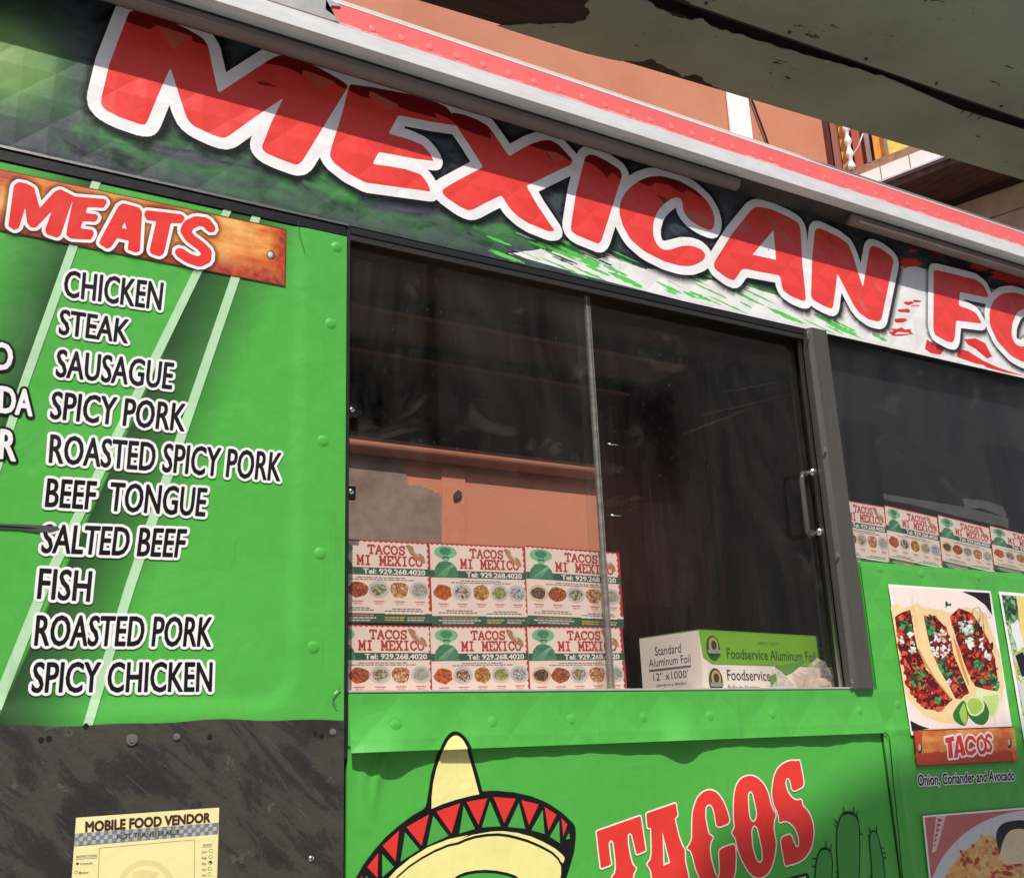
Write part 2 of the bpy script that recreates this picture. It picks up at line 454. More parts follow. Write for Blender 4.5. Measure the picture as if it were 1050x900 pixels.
# ---- sign panel -----------------------------------------------------------
ZS0, ZS1 = 2.456, 2.79
def sign_paint(nb, src):
    o = nb.xyz()
    # near-black print, green brushed patches low and around the old artwork at the left
    g1 = nb.noise(1, 5, 0.65, nb.scaled((5, 5, 14)), 1.0)
    base = nb.ramp(nb.noise(1, 5, 0.6, nb.scaled((9, 9, 16)), 1.4), [(0.38, (30, 30, 33)), (0.47, (60, 62, 69)), (0.68, (74, 76, 84))])
    low = nb.math('SUBTRACT', 1.0, nb.math('MULTIPLY', nb.math('ABSOLUTE', nb.math('SUBTRACT', o[2], 2.515)), 15), True)
    gm = nb.math('MULTIPLY', nb.ramp(g1, [(0.42, (0, 0, 0, 1)), (0.62, (1, 1, 1, 1))]), nb.math('ADD', nb.math('MULTIPLY', low, 0.55), 0.02))
    c = nb.mix(gm, base, (72, 168, 62))
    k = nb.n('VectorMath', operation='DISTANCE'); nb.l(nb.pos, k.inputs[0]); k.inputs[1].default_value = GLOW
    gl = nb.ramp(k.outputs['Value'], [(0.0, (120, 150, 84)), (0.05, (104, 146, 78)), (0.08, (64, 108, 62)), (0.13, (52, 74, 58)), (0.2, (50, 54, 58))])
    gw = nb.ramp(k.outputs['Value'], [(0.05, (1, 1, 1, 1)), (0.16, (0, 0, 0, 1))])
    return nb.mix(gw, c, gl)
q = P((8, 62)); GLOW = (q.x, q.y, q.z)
s_dark = vinyl('sign_dark_print_and_shade', (60, 62, 68), 0.40, q=0.16, period=0.088, paint=sign_paint)
s_pale = vinyl('sign_pale_print', (232, 228, 224), 0.38, q=0.2, period=0.088, mott=0.05)
s_green = vinyl('sign_green_brush', (92, 196, 82), 0.38, q=0.2, period=0.088, mott=0.12)
s_red = vinyl('sign_red_splash', (214, 52, 46), 0.38, q=0.2, period=0.088, mott=0.15)
s_strip = vinyl('sign_edge_strip', (78, 80, 86), 0.36)
def ragged(a, b, h, n, jit, below=True):
    """brushed streak from a to b, z-thickness h, uneven edges"""
    top, bot = [], []
    for i in range(n+1):
        t = i/n; jit = 0.3/n*random.uniform(-1, 1) if 0 < i < n else 0
        x = a[0]+(b[0]-a[0])*(t+jit); z = a[1]+(b[1]-a[1])*(t+jit); wgt = max(0.25, math.sin(math.pi*t)**0.5)
        top.append((x, z+h*wgt*random.uniform(0.35, 1.0))); bot.append((x, z-h*wgt*random.uniform(0.35, 1.0)))
    return top+bot[::-1]
base_shapes = [S([[(X0, ZS0), (X1, ZS0), (X1, ZS1), (X0, ZS1)]], s_dark)]
edge = px(crop(430, 100, 5, [(470, 720), (520, 735), (640, 790), (760, 800)]))
pale = [(P((520, 243)).x, ZS0+0.016), (P((548, 240)).x, ZS0+0.036), (P((600, 256)).x, ZS0+0.052), (P((680, 285)).x, ZS0+0.060),
        (P((780, 310)).x, ZS0+0.066), (P((860, 318)).x, ZS0+0.080), (P((905, 300)).x, ZS0+0.17), (P((925, 258)).x, ZS0+0.235), (X1, ZS0+0.235), (X1, ZS0), (P((700, 310)).x, ZS0), (P((610, 285)).x, ZS0+0.006)]  # above this edge the dark print colour also stands for shade on the white
pz = []
for i in range(len(pale)):
    a, b = pale[i], pale[(i+1) % len(pale)]
    m = 7 if i < 8 else 1
    for k in range(m): pz.append((a[0]+(b[0]-a[0])*k/m+(random.uniform(-.0015, .0015) if k else 0), a[1]+(b[1]-a[1])*k/m+(random.uniform(-.009, .009)*(.1, .8, .8, .8, .8, .5, .3, .6)[min(i, 7)] if k else 0)))
base_shapes.append(S([pz], s_pale))
for i in range(46):                                   # green brush strokes along the lower edge
    t = random.random(); xx = 0.95+t*0.95
    zz = ZS0+0.012+random.random()**1.6*0.075*(1-0.75*t)
    if 0.62 < t < 0.7: zz = ZS0+0.02
    L = random.uniform(0.03, 0.11)
    base_shapes.append(S([ragged((xx, zz+L*0.10), (xx+L, zz-L*0.10), random.uniform(0.002, 0.007), 9, 0.003)], s_green))
for i in range(60):                                   # brushed fade from the dark print into the white
    t = random.random(); xx = 0.86+t*0.62; zz = ZS0+0.022+0.052*min(1, t*1.6)+random.uniform(-.016, .016); L = random.uniform(0.025, 0.075)
    base_shapes.append(S([ragged((xx, zz+L*.08), (xx+L, zz-L*.08), random.uniform(0.0012, 0.0045), 9, 0.003)], s_dark if random.random() < 0.42 else s_green))
for i in range(16):
    xx = 0.93+random.random()*0.35; zz = ZS0+0.02+random.random()*0.05; L = random.uniform(0.02, 0.06)
    base_shapes.append(S([ragged((xx, zz), (xx+L, zz-0.006), random.uniform(0.001, 0.003), 7, 0.003)], s_pale))
def blob(c, rx, ry, mat, n=14, j=0.2, y=0.0):
    q = []
    for k in range(n):
        a = 2*math.pi*k/n; f = 1+random.uniform(-j, j)
        q.append((c[0]+rx*f*math.cos(a), c[1]+ry*f*math.sin(a)))
    return S([px(q, y)], mat)
G5 = lambda pts: crop(840, 220, 5, pts)
for c, rx, ry in (((460, 455), 24, 9), ((500, 445), 20, 7), ((437, 493), 34, 11), ((408, 543), 34, 12), ((420, 605), 60, 22), ((490, 468), 22, 4), ((460, 250), 62, 26),
                  ((590, 205), 34, 14), ((480, 186), 30, 9), ((430, 100), 22, 8), ((630, 172), 20, 9), ((680, 185), 34, 12), ((790, 230), 60, 22), ((840, 262), 60, 26), ((960, 310), 90, 34), ((900, 250), 60, 16), ((1010, 345), 70, 24)):
    base_shapes.append(blob(G5([c])[0], rx/5, ry/5, s_red if c[1] > 235 or c[0] < 500 else smaroon, 16, 0.3))
base_shapes.append(S([px(G5([(385, 615), (440, 612), (470, 612), (450, 606), (400, 603)]))], s_pale))
for pts in ([(550, 640), (580, 660), (640, 690), (620, 720), (570, 712), (555, 700), (540, 690)], [(720, 690), (760, 700), (840, 750), (930, 790), (800, 765), (700, 730)],
            [(740, 640), (800, 635), (850, 660), (880, 720), (930, 770), (1000, 800), (1050, 818), (1050, 800), (960, 770), (900, 720), (860, 740), (800, 690), (760, 668)],
            [(820, 760), (900, 780), (1000, 812), (1060, 830), (960, 812), (860, 786)]):
    base_shapes.append(S([px(G5(pts))], s_red))
base_shapes.append(S([px(G5([(560, 690), (640, 720), (580, 705)]))], s_red))
sign = sheet('sign_panel', base_shapes, truck, -0.001)
box('sign_backing', X0, X1, 0.0, 0.029, ZS0, ZS1, blk, sign)
# lettering
A5 = lambda p: crop(80, 0, 5, p)
B5 = lambda p: crop(220, 20, 5, p)
C5 = lambda p: crop(320, 70, 5, p)
D5 = lambda p: crop(430, 100, 5, p)
E5 = lambda p: crop(560, 130, 5, p)
F5 = lambda p: crop(710, 190, 5, p)
M_ = A5([(262, 62), (330, 62), (470, 110), (570, 160), (640, 202), (665, 240), (692, 370), (718, 482)])+B5([(120, 315), (265, 220), (310, 195), (355, 185), (420, 200), (530, 250), (620, 300), (676, 336), (682, 352), (580, 515), (445, 735), (420, 750), (395, 743), (320, 715), (255, 685), (238, 662), (290, 530), (350, 408), (220, 495)])+A5([(765, 706), (742, 714), (690, 697), (590, 650), (562, 622), (545, 580), (472, 352), (410, 490), (355, 625), (343, 645), (322, 644), (210, 605), (140, 570), (118, 545), (116, 515), (160, 330), (205, 210)])
E_ = C5([(190, 85), (310, 102), (500, 137), (640, 180), (690, 205), (708, 230), (748, 300), (600, 277), (440, 245), (390, 338), (500, 370), (565, 398), (602, 440), (622, 480), (520, 467), (340, 433), (307, 494), (400, 507), (480, 522), (555, 548), (588, 590), (606, 637), (430, 612), (270, 590), (180, 542), (110, 490), (88, 455), (92, 425), (150, 240)])
X_ = D5([(160, 80), (220, 90), (290, 115), (350, 150), (380, 192), (458, 305), (560, 245), (620, 225), (665, 220), (712, 245), (762, 300), (784, 325), (776, 347), (700, 382), (546, 457), (600, 552), (692, 688), (660, 690), (560, 650), (500, 612), (460, 572), (418, 505), (340, 542), (275, 577), (248, 584), (200, 560), (130, 512), (112, 488), (122, 470), (200, 425), (324, 360), (255, 250), (188, 150)])
I_ = D5([(847, 308), (872, 294), (900, 300), (960, 330), (1025, 372), (1037, 402), (1000, 520), (930, 738), (914, 754), (880, 740), (800, 707), (774, 686), (774, 660), (800, 490)])
C_ = E5([(470, 280), (530, 258), (590, 255), (680, 280), (760, 325), (820, 380), (850, 430), (862, 480), (856, 518), (840, 536), (780, 512), (725, 475), (697, 432), (697, 390), (680, 366), (650, 366), (600, 400), (565, 440), (545, 500), (545, 560), (560, 600), (590, 632), (630, 634), (690, 613), (740, 611), (790, 628), (817, 660), (800, 692), (740, 718), (680, 716), (600, 692), (500, 642), (430, 582), (390, 512), (370, 440), (378, 385), (410, 330)])
Aa = F5([(302, 124), (330, 111), (400, 125), (490, 165), (540, 195), (551, 230), (560, 400), (579, 592), (560, 596), (500, 570), (460, 540), (445, 465), (350, 448), (262, 430), (245, 440), (218, 482), (203, 491), (170, 475), (115, 435), (104, 412), (115, 385), (200, 250)])
Ah = F5([(412, 232), (425, 384), (305, 358)])
N_ = F5([(624, 235), (640, 220), (680, 235), (750, 270), (795, 303), (815, 350), (870, 525), (885, 440), (905, 325), (920, 311), (960, 325), (1010, 360), (1029, 385), (1015, 450), (965, 692), (948, 702), (900, 690), (850, 655), (825, 620), (740, 455), (718, 625), (706, 636), (660, 615), (615, 590), (604, 570), (610, 380)])
F_ = G5([(583, 289), (602, 287), (700, 310), (800, 335), (840, 365), (866, 424), (840, 425), (718, 398), (711, 468), (760, 485), (800, 505), (829, 557), (818, 560), (699, 545), (690, 640), (680, 659), (650, 652), (590, 620), (581, 590)])
O_ = G5([(935, 405), (1000, 400), (1060, 420), (1112, 470), (1135, 540), (1140, 620), (1110, 720), (1050, 762), (980, 727), (910, 652), (871, 570), (868, 500), (890, 440)])
Oh = G5([(1060, 480), (1012, 500), (986, 560), (982, 620), (1000, 665), (1040, 682), (1080, 650), (1098, 580), (1090, 510)])
def w_(p, r): return px(p, 0, r)
sets = [([w_(M_, 3.2)], 0.0205), ([w_(E_, 2.5)], 0.0195), ([w_(X_, 2.5)], 0.0195), ([w_(I_, 2.5)], 0.0195), ([w_(C_, 4)], 0.0195), ([w_(Aa, 2.5), w_(Ah, 0.3)], 0.0188), ([w_(N_, 2.5)], 0.0188), ([w_(F_, 2)], 0.0188), ([w_(O_, 4), w_(Oh, 3)], 0.0188)]
L = []
for rr, a in ((0.016, 0.16), (0.011, 0.42), (0.005, 0.80)):
    for loops, r in sets: L += grown(loops, r+rr, alpha_black(a), (0.0035, -0.0035), 3)
for loops, r in sets: L += grown(loops, r, swhite, n=6)
fills = []
for loops, r in sets:
    fills.append(len(L)); L.append(S(loops, sred))
def tip(pts, f, mat): L.append(S([px(pts)], mat, clip=[fills[f]]))
tip(A5([(200, 20), (240, 112), (300, 135), (365, 158), (400, 133), (490, 165), (582, 190), (588, 218), (640, 232), (700, 260), (760, 150), (420, 10)]), 0, smaroon)
tip(A5([(400, 133), (582, 190), (560, 212), (530, 222), (488, 256), (450, 200)]), 0, stan)
tip(B5([(180, 215), (270, 232), (350, 245), (410, 268), (445, 292), (450, 262), (520, 285), (600, 318), (640, 350), (700, 365), (720, 300), (420, 150), (250, 160)]), 0, smaroon)
tip(B5([(450, 262), (520, 285), (612, 325), (600, 345), (560, 345), (540, 375), (515, 345), (470, 300)]), 0, stan)
tip(B5([(210, 322), (250, 322), (285, 335), (320, 352), (270, 345), (230, 340)]), 0, smaroon)
tip(C5([(150, 40), (190, 120), (250, 150), (300, 160), (292, 118), (350, 150), (430, 190), (445, 205), (540, 235), (640, 262), (625, 232), (700, 262), (745, 300), (760, 260), (690, 150), (300, 60)]), 1, smaroon)
tip(C5([(292, 118), (350, 148), (440, 190), (425, 205), (380, 216), (330, 170), (290, 150)]), 1, stan)
tip(D5([(140, 50), (170, 115), (205, 160), (280, 190), (365, 215), (360, 180), (420, 230), (420, 160), (280, 70)]), 2, smaroon)
tip(D5([(540, 240), (600, 262), (640, 275), (660, 310), (690, 335), (720, 300), (770, 330), (800, 300), (690, 200), (600, 200)]), 2, smaroon)
tip(D5([(640, 275), (700, 285), (770, 330), (720, 320), (690, 338)]), 2, stan)
tip(D5([(830, 320), (890, 350), (930, 380), (960, 415), (985, 385), (1035, 430), (1060, 390), (940, 290), (850, 280)]), 3, smaroon)
tip(E5([(440, 260), (480, 290), (530, 310), (560, 290), (620, 300), (700, 345), (720, 325), (800, 370), (760, 300), (600, 230), (500, 240)]), 4, smaroon)
tip(E5([(565, 350), (620, 375), (600, 395)]), 4, smaroon)
tip(E5([(700, 440), (740, 428), (800, 450), (850, 490), (845, 520), (780, 490), (725, 470)]), 4, stan)
tip(F5([(258, 180), (290, 215), (300, 245), (250, 240), (235, 225)]), 5, stan)  # pale reflection streaks on A and N, put into the letter colour
tip(F5([(360, 130), (420, 190), (440, 220), (470, 240), (520, 310), (480, 290), (420, 230), (380, 170)]), 5, stan)
tip(F5([(440, 160), (500, 185), (545, 212), (520, 208), (470, 192)]), 5, stan)
tip(F5([(640, 245), (670, 270), (660, 285), (632, 262)]), 6, stan); tip(F5([(630, 330), (680, 350), (640, 355)]), 6, stan)
tip(F5([(740, 290), (790, 310), (815, 360), (780, 320)]), 6, stan); tip(F5([(925, 330), (1000, 375), (1018, 420), (960, 370)]), 6, stan)
tip(F5([(850, 560), (900, 650), (880, 650), (840, 590)]), 6, stan); tip(F5([(920, 470), (975, 560), (950, 540)]), 6, stan)
sheet('lettering', L, sign, -0.0022)
# thin light trim under the sign, black trim over the menu panel
box('sign_trim', X0, 0.60, -0.006, -0.0015, ZS0-0.004, ZS0, alu, truck)
trimz = P((0, 165)).z
box('menu_trim', X0, 0.597, -0.004, 0.029, trimz-0.002, ZS0-0.0045, blk_trim, truck, 0.002)
# ---- roof edge: red fascia, pale rail, hinge tube ---------------------------
YR = -0.073
zr = lambda p: P(p, YR).z
ZF1 = zr((500, 54)); ZF0 = zr((500, 76)); ZR0 = zr((500, 92))
def fascia_paint(nb, src):
    o = nb.xyz()
    n1 = nb.noise(1, 6, 0.7, nb.scaled((16, 16, 90)))
    low = nb.math('SUBTRACT', 1.0, nb.math('MULTIPLY', nb.math('ABSOLUTE', nb.math('SUBTRACT', o[2], ZF0+0.006)), 110), True)
    ch = nb.math('GREATER_THAN', nb.math('MULTIPLY', n1, low), 0.50)
    c = nb.mix(ch, src, (214, 200, 192))
    faded = nb.noise(5, 5, 0.6)
    return nb.mix(nb.math('MULTIPLY', faded, 0.35), c, (240, 142, 138))
fas_m = vinyl('faded_red_fascia_paint', (240, 98, 98), 0.5, paint=fascia_paint)
fm = bmesh.new(); add_box(fm, X0, X1, YR, -0.001, ZF0, ZF1-0.0024)
fascia = bmobj('fascia', fm, fas_m, truck)
xs = P((345, 0), YR).x
box('fascia_patch', X0, xs-0.02, YR-0.003, YR-0.0005, ZF0+0.004, ZF1-0.003, plain('bare_fascia_metal', (176, 172, 170), 0.5, 0.3, 0.2, 12), fascia)
pm = []
for i in range(13):
    t = i/12; pm.append((xs-0.021+0.012*math.sin(t*9)+0.006*math.sin(t*23), ZF0+0.004+(ZF1-0.007-ZF0)*t))
prism_obj('fascia_patch', [(xs-0.0205, YR-0.0028, pm[0][1])]+[(a+0.012, YR-0.0028, b) for a, b in pm]+[(xs-0.0205, YR-0.0028, pm[-1][1])], (0, 0.002, 0), MATS['bare_fascia_metal'], fascia)
box('fascia_lip', X0, X1, YR-0.0006, -0.001, ZF1-0.0022, ZF1, plain('pale_edge', (250, 238, 232), 0.5, mott=0.02, bump=0), truck)
rail = box('gutter_rail', X0, X1, YR-0.006, -0.0015, ZR0, ZF0-0.0005, alu_pale, truck, 0.001)
box('gutter_underside', X0, X1, -0.05, -0.0025, P((500, 103), -0.05).z, ZR0-0.0005, plain('dark_gutter_steel', (66, 62, 58), 0.5, 0.3, 0.25, 12, 0.2, 40), truck)
hz = P((500, 110), -0.045).z
for a, b in (((-200, -100), (755, 0)), ((868, 0), (1300, 0))):
    xa = P((a[0], 0), -0.045).x if a[0] > 0 else X0
    za = 0.5*(P((500, 103), -0.045).z+P((500, 118), -0.045).z)
    # px columns measured where the tube ends
    xa = X0 if a[0] < 0 else P((872, 222), -0.045).x
    xb = P((755, 180), -0.045).x if b[0] == 755 else X1
    tube_obj('hinge_tube', [(xa, -0.042, za), (xb, -0.042, za)], 0.0135, plain('grey_brown_tube', (128, 112, 104), 0.5, 0.1, 0.12, 10), truck, 14)
rv = bmesh.new(); dome(rv, (0, 0, 0), 0.0065, 0.0009)
rvm = bpy.data.meshes.new('rivet'); rv.normal_update(); rv.to_mesh(rvm); rv.free(); rvm.materials.append(plain('painted_rivet', (241, 124, 121), 0.6))
def put(name, me, loc, parent):
    o = bpy.data.objects.new(name, me); COL.objects.link(o); o.parent = parent
    off = V((0, 0, 0)); r = parent
    while r is not None: off += r.location; r = r.parent
    o.location = V(loc)-off; return o
for i in range(38):
    x = P((382, 30), YR).x+i*0.0545
    if x < 3.2: put('rivet', rvm, (x, YR-0.0002, P((382, 30), YR).z+0.001), fascia)
# ---- menu panel -------------------------------------------------------------
ZM0, ZM1, XM = P((340, 737)).z, trimz-0.0025, 0.5965
def lin2(p, q2):
    """coefficients of the signed distance to the line through two photo points"""
    a, b = V(fz(p)), V(fz(q2)); d = (a-b).normalized(); n = V((d.y, -d.x)); return n.x, n.y, -n.dot(a)
LB_ = lin2((232, 216), (25, 670)); LA_ = lin2((98, 187), (3, 465))
def menu_paint(nb, src):
    o = nb.xyz()
    def dist(c): return nb.math('ADD', nb.math('ADD', nb.math('MULTIPLY', o[0], c[0]), nb.math('MULTIPLY', o[2], c[1])), c[2])
    db, da = dist(LB_), dist(LA_)
    f1 = nb.ramp(db, [(0.0, (0, 0, 0, 1)), (0.002, (1, 1, 1, 1)), (0.045, (0.75, 0.75, 0.75, 1)), (0.12, (0, 0, 0, 1))])
    f2 = nb.ramp(nb.math('MULTIPLY', da, -1.0), [(0.0, (0, 0, 0, 1)), (0.002, (1, 1, 1, 1)), (0.10, (0, 0, 0, 1))])
    f = nb.math('MULTIPLY', nb.math('MAXIMUM', f1, f2), 0.93)
    return nb.mix(f, src, (38, 56, 38))
menu_m = vinyl('menu_green_print', GREEN, 0.36, paint=menu_paint)
pale_green = vinyl('pale_green_stripe', (178, 216, 170), 0.38)
def mp_d(x, z):                                       # pressed door skin: the margin stands 4 mm proud
    xi, zi = P((303, 500)).x, P((200, 723)).z
    r = 0.05; dx, dz = x-(xi-r), (zi+r)-z
    d = math.hypot(max(dx, 0), max(dz, 0))-r if (dx > 0 or dz > 0) else -r
    t = min(max(d/0.03+0.5, 0), 1); return -0.0035*t*t*(3-2*t)
def gridmesh(x0, x1, z0, z1, nx, nz, dfn, name, mat, parent, y=0.0, xfun=None, zfun=None):
    bm = bmesh.new(); g = []
    for j in range(nz+1):
        row = []
        for i in range(nx+1):
            x = x0+(x1-x0)*i/nx; z = z0+(z1-z0)*j/nz
            if zfun: z = zfun(x, j/nz, z)
            row.append(bm.verts.new((x, y+dfn(x, z), z)))
        g.append(row)
    for j in range(nz):
        for i in range(nx): bm.faces.new((g[j][i], g[j][i+1], g[j+1][i+1], g[j+1][i]))
    return bmobj(name, bm, mat, parent, smooth=True)
bot = lambda x, t, z: z+(1-t)*(0.0018*math.sin(x*19)+0.0012*math.sin(x*47+1))*max(0, 1-t*6)
menu = gridmesh(0.02, XM, ZM0, ZM1, 190, 220, mp_d, 'menu_panel', menu_m, truck, -0.002, zfun=bot)
box('menu_backing', X0, XM, 0.001, 0.029, ZM0+0.004, ZM1, plain('green_paint', GREEN, 0.4), menu)
box('menu_margin', X0, 0.0195, -0.006, 0.0, ZM0+0.004, ZM1, g_flat, menu)
YM = -0.003
def stripe(a, b, c, d):                               # four photo corners
    m = 16; lp = lambda p, q, t: (p[0]+(q[0]-p[0])*t, p[1]+(q[1]-p[1])*t)
    return S([px([lp(a, d, k/m) for k in range(m+1)][::-1]+[lp(b, c, k/m) for k in range(m+1)])], pale_green)
ext = lambda a, b, y: (a[0]+(b[0]-a[0])*(y-a[1])/(b[1]-a[1]), y)
L = [stripe((94, 186), (103, 188), (29, 395), (20, 393)), stripe((20, 393), (29, 395), (-10, 514), (-14, 500)),
     stripe((229, 215), (237, 217), (123, 452), (113, 450)), stripe((113, 450), (123, 452), (50, 603), (40, 600)), stripe((40, 600), (50, 603), (1, 728), (-12, 728)),
     stripe((258, 221), (267, 223), (138, 602), (128, 600)), stripe((128, 600), (138, 602), (94, 744), (84, 744))]
sheet('stripe_print', L, menu, YM, mp_d)
# heading board
H35 = lambda p: crop(0, 160, 3.5, p)
LBo, LRi = lin2((291, 293.5), (-14, 233)), lin2((292, 237), (291, 293.5))
def board_edges(nb, src):
    src = board_paint(nb, src); o = nb.xyz()
    ws = []
    for c, wd in ((LBo, 0.040), (LRi, 0.030)):
        d = nb.math('ABSOLUTE', nb.math('ADD', nb.math('ADD', nb.math('MULTIPLY', o[0], c[0]), nb.math('MULTIPLY', o[2], c[1])), c[2]))
        ws.append(nb.math('SUBTRACT', 1.0, nb.math('MULTIPLY', d, 1/wd), True))
    wn = nb.math('MAXIMUM', ws[0], ws[1]); g = nb.noise(40, 6, 0.7)
    f = nb.math('MULTIPLY', nb.math('ADD', nb.math('MULTIPLY', wn, 1.3), nb.math('MULTIPLY', nb.math('SUBTRACT', g, 0.5), 1.3)), 0.95, True)
    return nb.mix(f, src, nb.ramp(nb.noise(90, 4), [(0.3, (128, 40, 28)), (0.7, (204, 82, 50))]))
def wboard(p, hd=False): return S([px(p)], vinyl('printed_wood_heading', (220, 130, 60), 0.4, paint=board_edges) if hd else vinyl('printed_wood_board', (220, 130, 60), 0.4, paint=board_paint))
hb = [(-14, 173), (292, 237), (291, 293.5), (-14, 233)]
edgem = vinyl('printed_wood_dark_edge', (120, 44, 28), 0.4, mott=0.3)
L = [S([px([(-14, 172), (293, 236), (292, 294.5), (-14, 234.5)])], edgem), wboard(hb, True)]
for rr, c in ((5.0, (60, 40, 34)), (4.2, (120, 112, 108)), (3.0, (190, 186, 182)), (1.5, (236, 234, 230))):
    cc = (277-(5-rr)*0.35, 262.5-(5-rr)*0.35)
    L.append(S([px([(cc[0]+rr*0.85*math.cos(k*math.pi/8), cc[1]+rr*math.sin(k*math.pi/8)) for k in range(16)])], vinyl('bolt_print_%d' % int(rr*10), c, 0.4)))
hboard = sheet('heading_board', L, menu, YM-0.0008)
mM = H35([(48, 112), (65, 98), (95, 104), (122, 120), (141, 192), (195, 132), (215, 124), (268, 150), (255, 175), (217, 288), (205, 299), (165, 286), (160, 270), (183, 205), (128, 262), (110, 263), (96, 247), (89, 192), (66, 265), (50, 272), (28, 257), (30, 243)])
mE = H35([(262, 150), (375, 159), (383, 171), (370, 192), (312, 189), (306, 210), (345, 214), (352, 226), (340, 242), (296, 239), (287, 264), (331, 270), (336, 284), (324, 306), (252, 302), (236, 290), (238, 268)])
mA = H35([(423, 184), (440, 174), (498, 190), (508, 206), (500, 346), (485, 352), (455, 341), (460, 309), (418, 300), (398, 330), (384, 339), (353, 320), (358, 304)]); mAh = H35([(445, 242), (436, 263), (452, 266)])
mT = H35([(522, 199), (650, 214), (662, 226), (650, 247), (611, 246), (586, 355), (570, 366), (540, 356), (534, 344), (558, 240), (524, 235), (514, 215)])
sS = [(752, 262), (738, 243), (705, 238), (675, 252), (664, 275), (680, 300), (715, 325), (738, 348), (736, 372), (712, 384), (675, 372), (645, 352)]
letters = [[w_(mM, 1.6)], [w_(mE, 1.6)], [w_(mA, 1.6), w_(mAh, 0.3)], [w_(mT, 1.6)]]
L = []
for rr, a in ((0.011, 0.2), (0.008, 0.4)):
    for lp in letters: L += grown(lp, rr, alpha_black(a), n=4)
    L.append(stroke(px(H35(sS)), 0.0085+rr, alpha_black(a)))
for lp in letters: L += grown(lp, 0.0048, white_ink, n=5)
L.append(stroke(px(H35(sS)), 0.0135, white_ink))
for lp in letters: L.append(S(lp, red))
L.append(stroke(px(H35(sS)), 0.0085, red))
sheet('heading_lettering', L, menu, YM-0.0014)
LINES = [('CHICKEN', (67, 278), (167, 291), (65, 305), (164, 319)), ('STEAK', (62, 318), (133, 329), (60, 343.5), (130, 353)), ('SAUSAGUE', (59, 359), (178, 373), (57, 387), (175, 400)),
         ('SPICY PORK', (54, 402), (191, 415), (51, 430), (188, 443)), ('ROASTED SPICY PORK', (52, 446), (289, 465), (50, 475), (286, 494)), ('BEEF  TONGUE', (49, 491), (212, 501), (46, 520), (209, 530)),
         ('SALTED BEEF', (45, 538), (191, 543), (42, 567), (187, 572)), ('FISH', (41, 583), (94, 586), (38, 614), (91, 617)), ('ROASTED PORK', (38, 631), (218, 633), (35, 662), (215, 663)), ('SPICY CHICKEN', (35, 679), (217, 679), (32, 710), (216, 709))]
for body, a, b, c, d in LINES:
    lettering('menu_lettering', body, pq(a, b, c, d), menu, YM-0.0004, black_ink, white_ink, 0.0009, 0.0046)
for body, a, b, c, d in (('O', (-9, 351), (13, 354), (-10, 378), (11, 381)), ('DA', (0, 397), (33, 401), (-1, 423), (32, 427)), ('R', (1, 441), (16, 443), (-1, 470), (15, 473))):
    lettering('menu_lettering', body, pq(a, b, c, d), menu, YM-0.0004, white_ink, black_ink, 0.0012, 0.0046)
# scuffs: the dark gouge at the left and fine hairs
gm = []
ga = [(-12, 537), (20, 538), (42, 539), (58, 540), (61, 543), (52, 546), (40, 546), (18, 543), (-12, 542)]
sheet('gouge', [S([px(ga)], plain('grey_gouge', (70, 66, 62), 0.6)), S([px([(-12, 538.5), (30, 541), (40, 542), (30, 543), (-12, 540.5)])], black_ink)], menu, YM-0.001)
# rivets under the vinyl
rg = bmesh.new(); prev = None
for i in range(8):                                    # bell-shaped bump, flush at its rim
    t = i/7; rr = 0.013*(1-t)+0.0004; hh = 0.0024*(0.5-0.5*math.cos(math.pi*min(1, t*1.25)))
    cur = [rg.verts.new((rr*math.cos(k*math.pi/8), 0.0005-hh, rr*math.sin(k*math.pi/8))) for k in range(16)]
    if prev:
        for k in range(16): rg.faces.new((prev[k], prev[(k+1) % 16], cur[(k+1) % 16], cur[k]))
    prev = cur
rg.faces.new(prev)
rgm = bpy.data.meshes.new('rivet'); rg.normal_update(); rg.to_mesh(rgm); rg.free(); rgm.materials.append(g_flat)
for p in rgm.polygons: p.use_smooth = True
for c in ((338, 333), (330, 453), (327, 568), (320, 664), (344, 255)):
    x, z = fz(c); put('rivet', rgm, (x, -0.0054, z), menu)
tube_obj('wire_loop', [P(c, -0.009) for c in ((349, 705), (343, 711), (341, 718), (345, 724))], 0.0008, alu, menu, 6)
tube_obj('loose_thread', [P(c, -0.0085) for c in ((307, 222), (306, 234), (309, 246), (313, 259))], 0.0004, blk, menu, 5)
